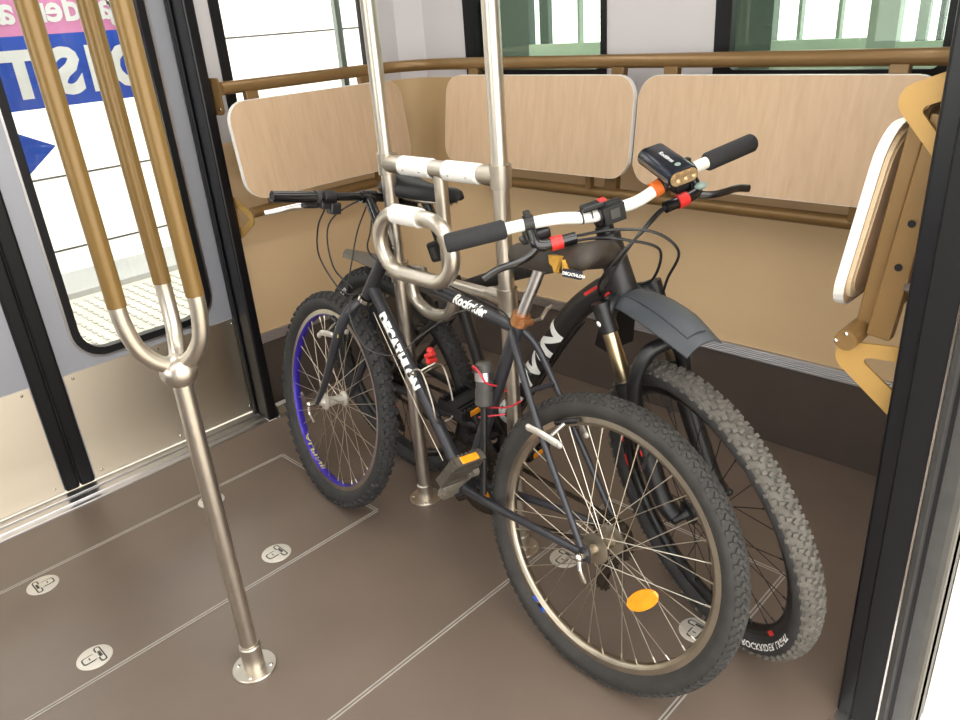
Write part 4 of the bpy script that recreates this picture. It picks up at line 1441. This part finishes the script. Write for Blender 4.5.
# seat post, saddle, strap mount and rear mudguard
sp2 = part('seat_post', b2, M['gloss'], [(.335, 0, .72), (.262, 0, .945)], .0145, 16)
mb = MB(); mb.cyl((.3355, 0, .715), (.328, 0, .74), .021, 18); mb.build('seat_clamp', M['bblack'], sp2)
mb = MB(); mb.box((.262, 0, .95), (.05, .04, .016)); mb.build('saddle_clamp', M['bblack'], b2, smooth=False, bevel=.004)
sd2 = saddle_mesh(.135, .405, .985, .965, .155, .042, M['saddle2'], b2, .045)
mb = MB(); mb.box((.36, -.0165, .967), (.03, .002, .004)); mb.build('saddle_trim', M['alu'], sd2, smooth=False)
mb = MB(); mb.box((.292, 0, .812), (.05, .05, .055), Matrix.Rotation(-.32, 3, 'Y')); fm = mb.build('mudguard_mount', M['bblack'], b2, smooth=False, bevel=.008)
mb = MB(); mb.cyl((.297, 0, .795), (.288, 0, .825), .0275, 16); mb.build('mount_strap', M['greycap'], fm)

def blade(pts, widths, crown, th, name, m, parent, S=None, nseg=8):
    """curved mudguard blade: centre line pts (x,z), arched across"""
    P = smooth_path([(p[0], 0, p[1]) for p in pts], 6)
    k = len(P)
    mb = MB()
    top, bot = [], []
    for i in range(k):
        t = (P[min(i + 1, k - 1)] - P[max(i - 1, 0)]).normalized()
        n = Vector((-t.z, 0, t.x))
        if n.z < 0:
            n = -n
        f = i / (k - 1) * (len(widths) - 1)
        j = min(int(f), len(widths) - 2)
        w = widths[j] + (widths[j + 1] - widths[j]) * (f - j)
        for q in range(nseg + 1):
            s = -1 + 2 * q / nseg
            dz = -crown * (abs(s) ** 2.2)
            y = s * w / 2 * (1 - .08 * abs(s))
            top.append(P[i] + Vector((0, y, 0)) + n * dz)
            bot.append(P[i] + Vector((0, y, 0)) + n * (dz - th))
    c = nseg + 1
    vs = top + bot
    o = len(top)
    fs = []
    for i in range(k - 1):
        for q in range(nseg):
            a = i * c + q
            fs += [(a, a + 1, a + c + 1, a + c), (o + a, o + a + c, o + a + c + 1, o + a + 1)]
        fs += [(i * c, (i + 1) * c, o + (i + 1) * c, o + i * c), (i * c + nseg, o + i * c + nseg, o + (i + 1) * c + nseg, (i + 1) * c + nseg)]
    for q in range(nseg):
        fs += [(q, o + q, o + q + 1, q + 1), ((k - 1) * c + q, (k - 1) * c + q + 1, o + (k - 1) * c + q + 1, o + (k - 1) * c + q)]
    mb.add(vs, fs)
    return mb.build(name, m, parent, True, 40, S)
M['mudguard'] = mat('mudguard_brown_grey', (88, 82, 74), .5, 0, .08, 12)
blade([(.33, .69), (.22, .70), (.1, .722), (-.03, .742), (-.17, .738)], [.03, .045, .07, .075, .04], .018, .003, 'rear_mudguard', M['mudguard'], b2)
# wheels
RIM2 = .2975
rw2 = wheel(b2, I4, (0, 0, ZB), 'rear_wheel_rim', .354, RIM2, .054, [M['rimblack'], M['rimblack']], M['spokeblack'], [M['tire'], M['tire']], 78, KN_RACE, M['bblack'], .03, .024, .005, 11, 32, .066, .2)
fw2 = wheel(b2, S2, (1.098, .0, ZB), 'front_wheel_rim', .351, RIM2, .056, [M['rimblack'], M['rimblack']], M['spokeblack'], [M['tire'], M['tire_dusty']], 72, KN_RACE, M['bblack'], .03, .024, .0055, 12, 32, .052, .35)
def side_text(s, rimobj, r, y, a_mid, size, m, sgn, bold=0.0, spread=1.0, rc_=.3197, h_=.028):
    vs, fs = text_polys(s, size, bold)
    x0, x1 = min(v[0] for v in vs), max(v[0] for v in vs)
    mb = MB()
    pos = []
    for u, v in vs:
        a = a_mid + sgn * (u - (x0 + x1) / 2) * spread / r
        q = r + (v - size * .35)
        pos.append(V(q * math.cos(a), math.copysign(h_ * math.sqrt(max(.05, 1 - ((q - rc_) / (.92 * h_)) ** 2)) + .0009, y), q * math.sin(a)))
    mb.add(pos, fs)
    return mb.build('tire_lettering', m, rimobj, smooth=False)
side_text('ROCKRIDER LIGHT', fw2, RIM2 + .015, -.0235, -.70 + .35, .018, M['paper'], 1, .0005, 1.45)
side_text('ROCKRIDER', rw2, RIM2 + .016, -.0235, 2.35 + .2, .018, M['paper'], -1, .0005, 1.3)
for a_ in (-.645 + .35,):
    mb = MB()
    k = 6
    vs = []
    for i in range(k):
        t_ = a_ - .04 + .08 * i / (k - 1)
        for r_ in (RIM2 + .002, RIM2 - .0135):
            vs.append(V(r_ * math.cos(t_), -.0126, r_ * math.sin(t_)))
    mb.add(vs, [(2 * i, 2 * i + 1, 2 * i + 3, 2 * i + 2) for i in range(k - 1)])
    mb.build('rim_sticker', M['red'], fw2, smooth=False)
for a_ in (3.04 + .35, 3.3 + .35):
    mb = MB()
    k = 6
    vs = []
    for i in range(k):
        t_ = a_ - .06 + .12 * i / (k - 1)
        for r_ in (RIM2 - .001, RIM2 - .0135):
            vs.append(V(r_ * math.cos(t_), -.0126, r_ * math.sin(t_)))
    mb.add(vs, [(2 * i, 2 * i + 1, 2 * i + 3, 2 * i + 2) for i in range(k - 1)])
    mb.build('rim_sticker', M['red'], fw2, smooth=False)
skewer(b2, (1.098, ZB), .062, S2, math.radians(160), M['bblack'])
mb = MB(); mb.cyl((1.098, -.05, ZB), (1.098, -.074, ZB), .010, 14); mb.build('axle_nut', M['bblack'], b2, mtx=S2)
# suspension fork
aX = Vector((-math.cos(math.radians(72)), 0, math.sin(math.radians(72))))
def on_axis(d, y=0, fo=0.0):
    """point d metres below the lower headset cup along the steering axis, moved fo ahead"""
    p = Vector((.892, 0, .806)) - aX * d
    f = Vector((aX.z, 0, -aX.x))
    return p + f * fo + Vector((0, y, 0))
mb = MB()
mb.tube(smooth_path([on_axis(.03, -.064, .012), on_axis(.008, -.05, .012), on_axis(.0, -.02, .006), on_axis(.0, .02, .006), on_axis(.008, .05, .012), on_axis(.03, .064, .012)], 5), .021, 14)
for s_ in (-1, 1):
    mb.cyl(on_axis(-.012, s_ * .064, .014), on_axis(.055, s_ * .064, .014), .0205, 18)
fc = mb.build('fork_crown', M['bblack'], b2, mtx=S2)
mb = MB(); mb.sphere(on_axis(.03, -.0845, .018), .008, 1, .3, .8); mb.build('crown_sticker', M['paper'], fc)
ax_end = Vector((1.098, 0, ZB))
for s_ in (-1, 1):
    part('stanchion', b2, M['stanchion'], [on_axis(.05, s_ * .064, .014), on_axis(.26, s_ * .064, .014)], .0165, 18, 0, S2)
    lo = part('lower_leg', b2, M['bblack'], [on_axis(.175, s_ * .064, .014), on_axis(.21, s_ * .064, .014), on_axis(.36, s_ * .065, .018), on_axis(.455, s_ * .066, .026), ax_end + V(-.004, s_ * .062, .0)], [.0255, .0195], 16, 5, S2)
    mb = MB(); mb.cyl(on_axis(.168, s_ * .064, .014), on_axis(.18, s_ * .064, .014), .0225, 18); mb.build('dust_seal', M['bblack'], lo)
part('fork_arch', b2, M['bblack'], [on_axis(.235, -.064, .02), on_axis(.16, -.06, .06), on_axis(.112, -.036, .088), on_axis(.102, 0, .096), on_axis(.112, .036, .088), on_axis(.16, .06, .06), on_axis(.235, .064, .02)], .0165, 12, 6, S2)
a0, a1 = on_axis(.30, 0, .0), on_axis(.44, 0, .0)
mb = MB()
for k in range(3):
    q = on_axis(.30 + k * .035, -.0835, .016 + (.006 if k % 2 else -.004)); mb.sphere(q, .0095, .9, .25, 1.4, 10, 8)
mb.build('fork_sticker', M['red'], b2, mtx=S2)
def fork_txt(u, v):
    return on_axis(.40 + u, -.0845, .022 - 0.006 + v)
text_on('fork_lettering', 'on', fork_txt, M['paper'], b2, .03, .0012, 0, S2)
# front mudguard bolted under the crown
fg = blade([(.885, .812), (.93, .832), (1.0, .838), (1.08, .832), (1.165, .812)], [.08, .1, .108, .106, .085], .02, .0035, 'front_mudguard', M['greyfender'], b2, S2)
blade([(.935, .8355), (1.0, .8415), (1.08, .8355), (1.14, .822)], [.045, .05, .05, .045], .004, .003, 'mudguard_ridge', M['greyfender'], fg)
mb = MB(); mb.prism([(.86, .79), (.885, .79), (.84, .655), (.785, .65)], lambda u, v, d: V(u, d, v), -.035, .035); mb.build('mudguard_flap', M['bblack'], b2, smooth=False, mtx=S2)
# stem, bar, grips
mb = MB(); mb.cyl((.8515, 0, .938), (.838, 0, .98), .0165, 18); mb.cyl((.8515, 0, .94), (.846, 0, .957), .020, 18); mb.tube([(.842, 0, .968), (.888, 0, 1.0)], [.0195, .017], 16)
stm2 = mb.build('stem', M['bblack'], b2, mtx=S3)
mb = MB(); mb.cyl((.888, -.026, 1.002), (.888, .026, 1.002), .0215, 18); mb.box((.908, 0, 1.004), (.016, .045, .036)); mb.build('bar_clamp', M['bblack'], stm2, smooth=True)
mb = MB(); mb.box((.917, 0, 1.006), (.002, .02, .02)); mb.build('stem_badge', M['greycap'], stm2, smooth=False)
hb2 = part('handlebar', b2, M['white_paint'], [(.850, -.345, 1.03), (.868, -.20, 1.025), (.882, -.125, 1.020), (.888, -.055, 1.003), (.888, 0, 1.002), (.888, .055, 1.003), (.882, .125, 1.02), (.868, .20, 1.025), (.850, .345, 1.03)],
           [.0125, .0125], 18, 6, S3 @ Matrix.Translation(V(.888, .012, 1.0)) @ Matrix.Rotation(-.03, 4, 'X') @ Matrix.Translation(V(-.888, 0, -1.0)))
for s_ in (-1, 1):
    P0, P1 = V(.8645, s_ * .225, 1.0262), V(.849, s_ * .347, 1.0302)
    mb = MB(); mb.tube([P0, P0.lerp(P1, .04), P0.lerp(P1, .96), P1], [.0165, .0195, .0195, .0165], 22); mb.build('grip', M['foam'], hb2)
    # clamp, lever body, lever, shifter
    mb = MB(); mb.tube([V(.873, s_ * .168, 1.0235), V(.8695, s_ * .188, 1.0245)], .0175, 16); mb.box((.872, s_ * .178, 1.045), (.012, .012, .012)); mb.build('lever_clamp', M['bblack'], hb2)
    mb = MB(); mb.tube(smooth_path([V(.882, s_ * .178, 1.008), V(.898, s_ * .172, .992), V(.90, s_ * .15, .985), V(.905, s_ * .105, .982)], 4), [.016, .009], 12) if False else mb.tube(smooth_path([V(.88, s_ * .18, 1.01), V(.9, s_ * .178, .988), V(.905, s_ * .15, .982), V(.91, s_ * .10, .98)], 4), .0125, 12)
    mb.build('brake_body', M['gloss'], hb2)
    mb = MB(); mb.tube([V(.905, s_ * .152, .982), V(.908, s_ * .128, .981)], .0145, 12); mb.build('red_band', M['red'], hb2)
    mb = MB(); mb.tube(smooth_path([V(.903, s_ * .172, .983), V(.912, s_ * .205, .974), V(.915, s_ * .235, .972), V(.905, s_ * .27, .966), V(.90, s_ * .30, .955)], 5), .0062, 10, flat=(1.3, .7, (0, 0, 1))); mb.build('brake_lever', M['gloss'], hb2)
    mb = MB(); mb.box((.868, s_ * .165, .998), (.04, .05, .022)); mb.box((.85, s_ * .18, .985), (.03, .03, .014)); mb.build('shifter', M['bblack'], hb2, smooth=False, bevel=.005)
mb = MB(); mb.sphere((.904, .186, .998), .014, .9, 1, .5); mb.build('shifter_window', M['hint'], hb2)
# small computer strapped by the stem and the lamp on the rider's left
mb = MB(); mb.box((.893, -.048, 1.026), (.022, .05, .014)); cpu = mb.build('lock_switch', M['bblack'], hb2, smooth=False, bevel=.004)
mb = MB(); mb.box((.895, -.028, 1.033), (.016, .016, .006)); mb.build('switch_button', M['red'], hb2, smooth=False, bevel=.002)
for y_ in (-.075, -.055):
    mb = MB(); mb.lathe([(y_, .0132), (y_, .0145), (y_ + .003, .0145), (y_ + .003, .0132)], 18, 'Y', True, (.887, 0, 1.008)); mb.build('cable_tie', M['bblack'], hb2)
mb = MB(); mb.tube([V(.8855, .088, 1.0125), V(.8845, .106, 1.0165)], .0165, 18); mt = mb.build('lamp_strap', M['orange'], hb2)
mb = MB(); mb.tube([V(.884, .107, 1.0165), V(.8835, .118, 1.018)], .0175, 18); mb.tube([V(.8805, .136, 1.021), V(.879, .143, 1.022)], .0175, 18); mb.box((.884, .128, 1.042), (.036, .03, .018)); mb.build('lamp_mount', M['bblack'], hb2, smooth=False, bevel=.004)
lm_R = Matrix.Rotation(math.radians(9), 4, 'Y')
lm_M = S3 @ Matrix.Translation(V(.896, .134, 1.056)) @ lm_R @ Matrix.Scale(1.25, 4)
mb = MB()
sec = rrect(-.026, -.0145, .026, .0145, .0135, 5)
k = len(sec)
xs = [(-.052, .9), (-.049, 1), (.047, 1), (.05, .95)]
vs = []
for x_, s_ in xs:
    vs += [V(x_, u * s_, v * s_) for u, v in sec]
fs = []
for i in range(len(xs) - 1):
    for j in range(k):
        j2 = (j + 1) % k
        fs.append((i * k + j, i * k + j2, (i + 1) * k + j2, (i + 1) * k + j))
fs += [tuple(range(k - 1, -1, -1)), tuple((len(xs) - 1) * k + j for j in range(k))]
mb.add(vs, fs)
lamp = mb.build('headlamp', mat('lamp_navy', (34, 38, 50), .25, .6, .05, 10), b2, True, 40, lm_M)
mb = MB()
for y_ in (-.0135, 0, .0135):
    mb.lathe([(0.049, 0), (.049, .0075), (.0535, .0095), (.053, .004), (.051, 0)], 16, 'X', False, (0, y_, 0))
mb.prism(rrect(-.0235, -.0115, .0235, .0115, .011), lambda u, v, d: V(d, u, v), .0498, .0512)
mb.build('lamp_lens', M['lens'], lamp)
mb = MB(); mb.b2((-.046, -.0265, -.003), (.046, -.0255, .003)); mb.build('lamp_stripe', M['alu'], lamp, smooth=False)
text_on('lamp_lettering', 'Rockbros', lambda u, v: V(-.02 + u, -.004 + v, .0148), M['paper'], lamp, .0105, .0001)
mb = MB(); mb.lathe([(.0146, 0), (.0146, .005), (.0156, .0045), (.0158, 0)], 14, 'Z', False, (.033, 0, 0)); mb.build('lamp_button', M['hint'], lamp)
# drivetrain (camera side)
mb = MB()
for k, q in enumerate((.062, .056, .05, .044, .038, .032, .026)):
    gear_mesh(mb, q, 12 + int(q * 300), .0018, -.034 - k * .0042, 0)
mb.build('cassette', M['drive'], b2, smooth=False, mtx=Matrix.Translation(V(0, 0, ZB)))
mb = MB()
mb.tube([(.005, -.07, .345), (.015, -.08, .30), (.022, -.064, .275)], [.012, .014, .012], 10)
mb.box((.03, -.058, .235), (.02, .004, .1), Matrix.Rotation(-.3, 3, 'Y')); mb.box((.03, -.07, .235), (.02, .004, .1), Matrix.Rotation(-.3, 3, 'Y'))
rd2 = mb.build('rear_derailleur', M['bblack'], b2, smooth=False)
mb = MB(); gear_mesh(mb, .019, 11, .004, -.064, 0, .02, .268); mb.build('jockey_wheel', M['red'], rd2, smooth=False)
mb = MB(); gear_mesh(mb, .019, 11, .004, -.064, 0, .042, .198); mb.build('jockey_wheel', M['drive'], rd2, smooth=False)
mb = MB()
for q, y_ in ((.088, -.054), (.07, -.047), (.052, -.041)):
    gear_mesh(mb, q, int(q * 480), .0025, y_, q - .018, .44, .31)
for k in range(4):
    a_ = .5 + k * PI / 2
    mb.tube([(.44, -.062, .31), (.44 + .074 * math.cos(a_), -.055, .31 + .074 * math.sin(a_))], .011, 6)
mb.build('chainring', M['bblack'], b2, smooth=False)
chain(b2, chain_path((.44, .31), .088, (0, ZB), .04), -.054, M['drive'])
pa = (.487, .478)
crank_arm(b2, M['bblack'], (.44, .31), pa, -.07, -.092)
pedal(b2, (pa[0], -.15, pa[1]), .1, M['bblack'], -1, .095, .09)
pb = (.393, .142)
crank_arm(b2, M['bblack'], (.44, .31), pb, .07, .092)
pedal(b2, (pb[0], .15, pb[1]), .1, M['bblack'], 1, .095, .09)
mb = MB(); mb.cyl((0, -.068, ZB), (0, -.09, ZB), .009, 12); mb.build('axle_nut', M['bblack'], b2)
vbrake(b2, I4, (.185, .545), (-.2, .98), M['bblack'], 0, 0)
# cables round the head tube
cable(b2, [(.912, -.1, .98), (.93, -.05, .975), (.955, .0, .96), (.965, .06, .92), (.94, .05, .85), (.885, .03, .815), (.82, .022, .775)], S3, .003)
cable(b2, [(.911, .125, .977), (.915, .1, .974), (.95, .04, .965), (.96, -.03, .935), (.93, -.06, .885), (.88, -.05, .835), (.84, -.03, .785), (.80, -.015, .742)], S3, .003)
cable(b2, [(.909, .125, .979), (.915, .09, .975), (.95, .02, .955), (.95, -.04, .90), (.905, -.055, .83), (.85, -.04, .78)], S3, .003)
cable(b2, [(.905, -.09, .985), (.94, -.02, .985), (.975, .05, .965), (.985, .09, .91), (.955, .07, .84), (.94, .06, .77), (.97, .075, .66)], S3, .003)
cable(b2, [(.768, -.011, .714), (.7136, -.011, .646), (.6066, -.011, .496), (.4936, -.011, .336)], None, .0026)
cable(b2, [(.77, .006, .713), (.7146, .006, .645), (.6076, .006, .495), (.4946, .006, .335)], None, .0026)
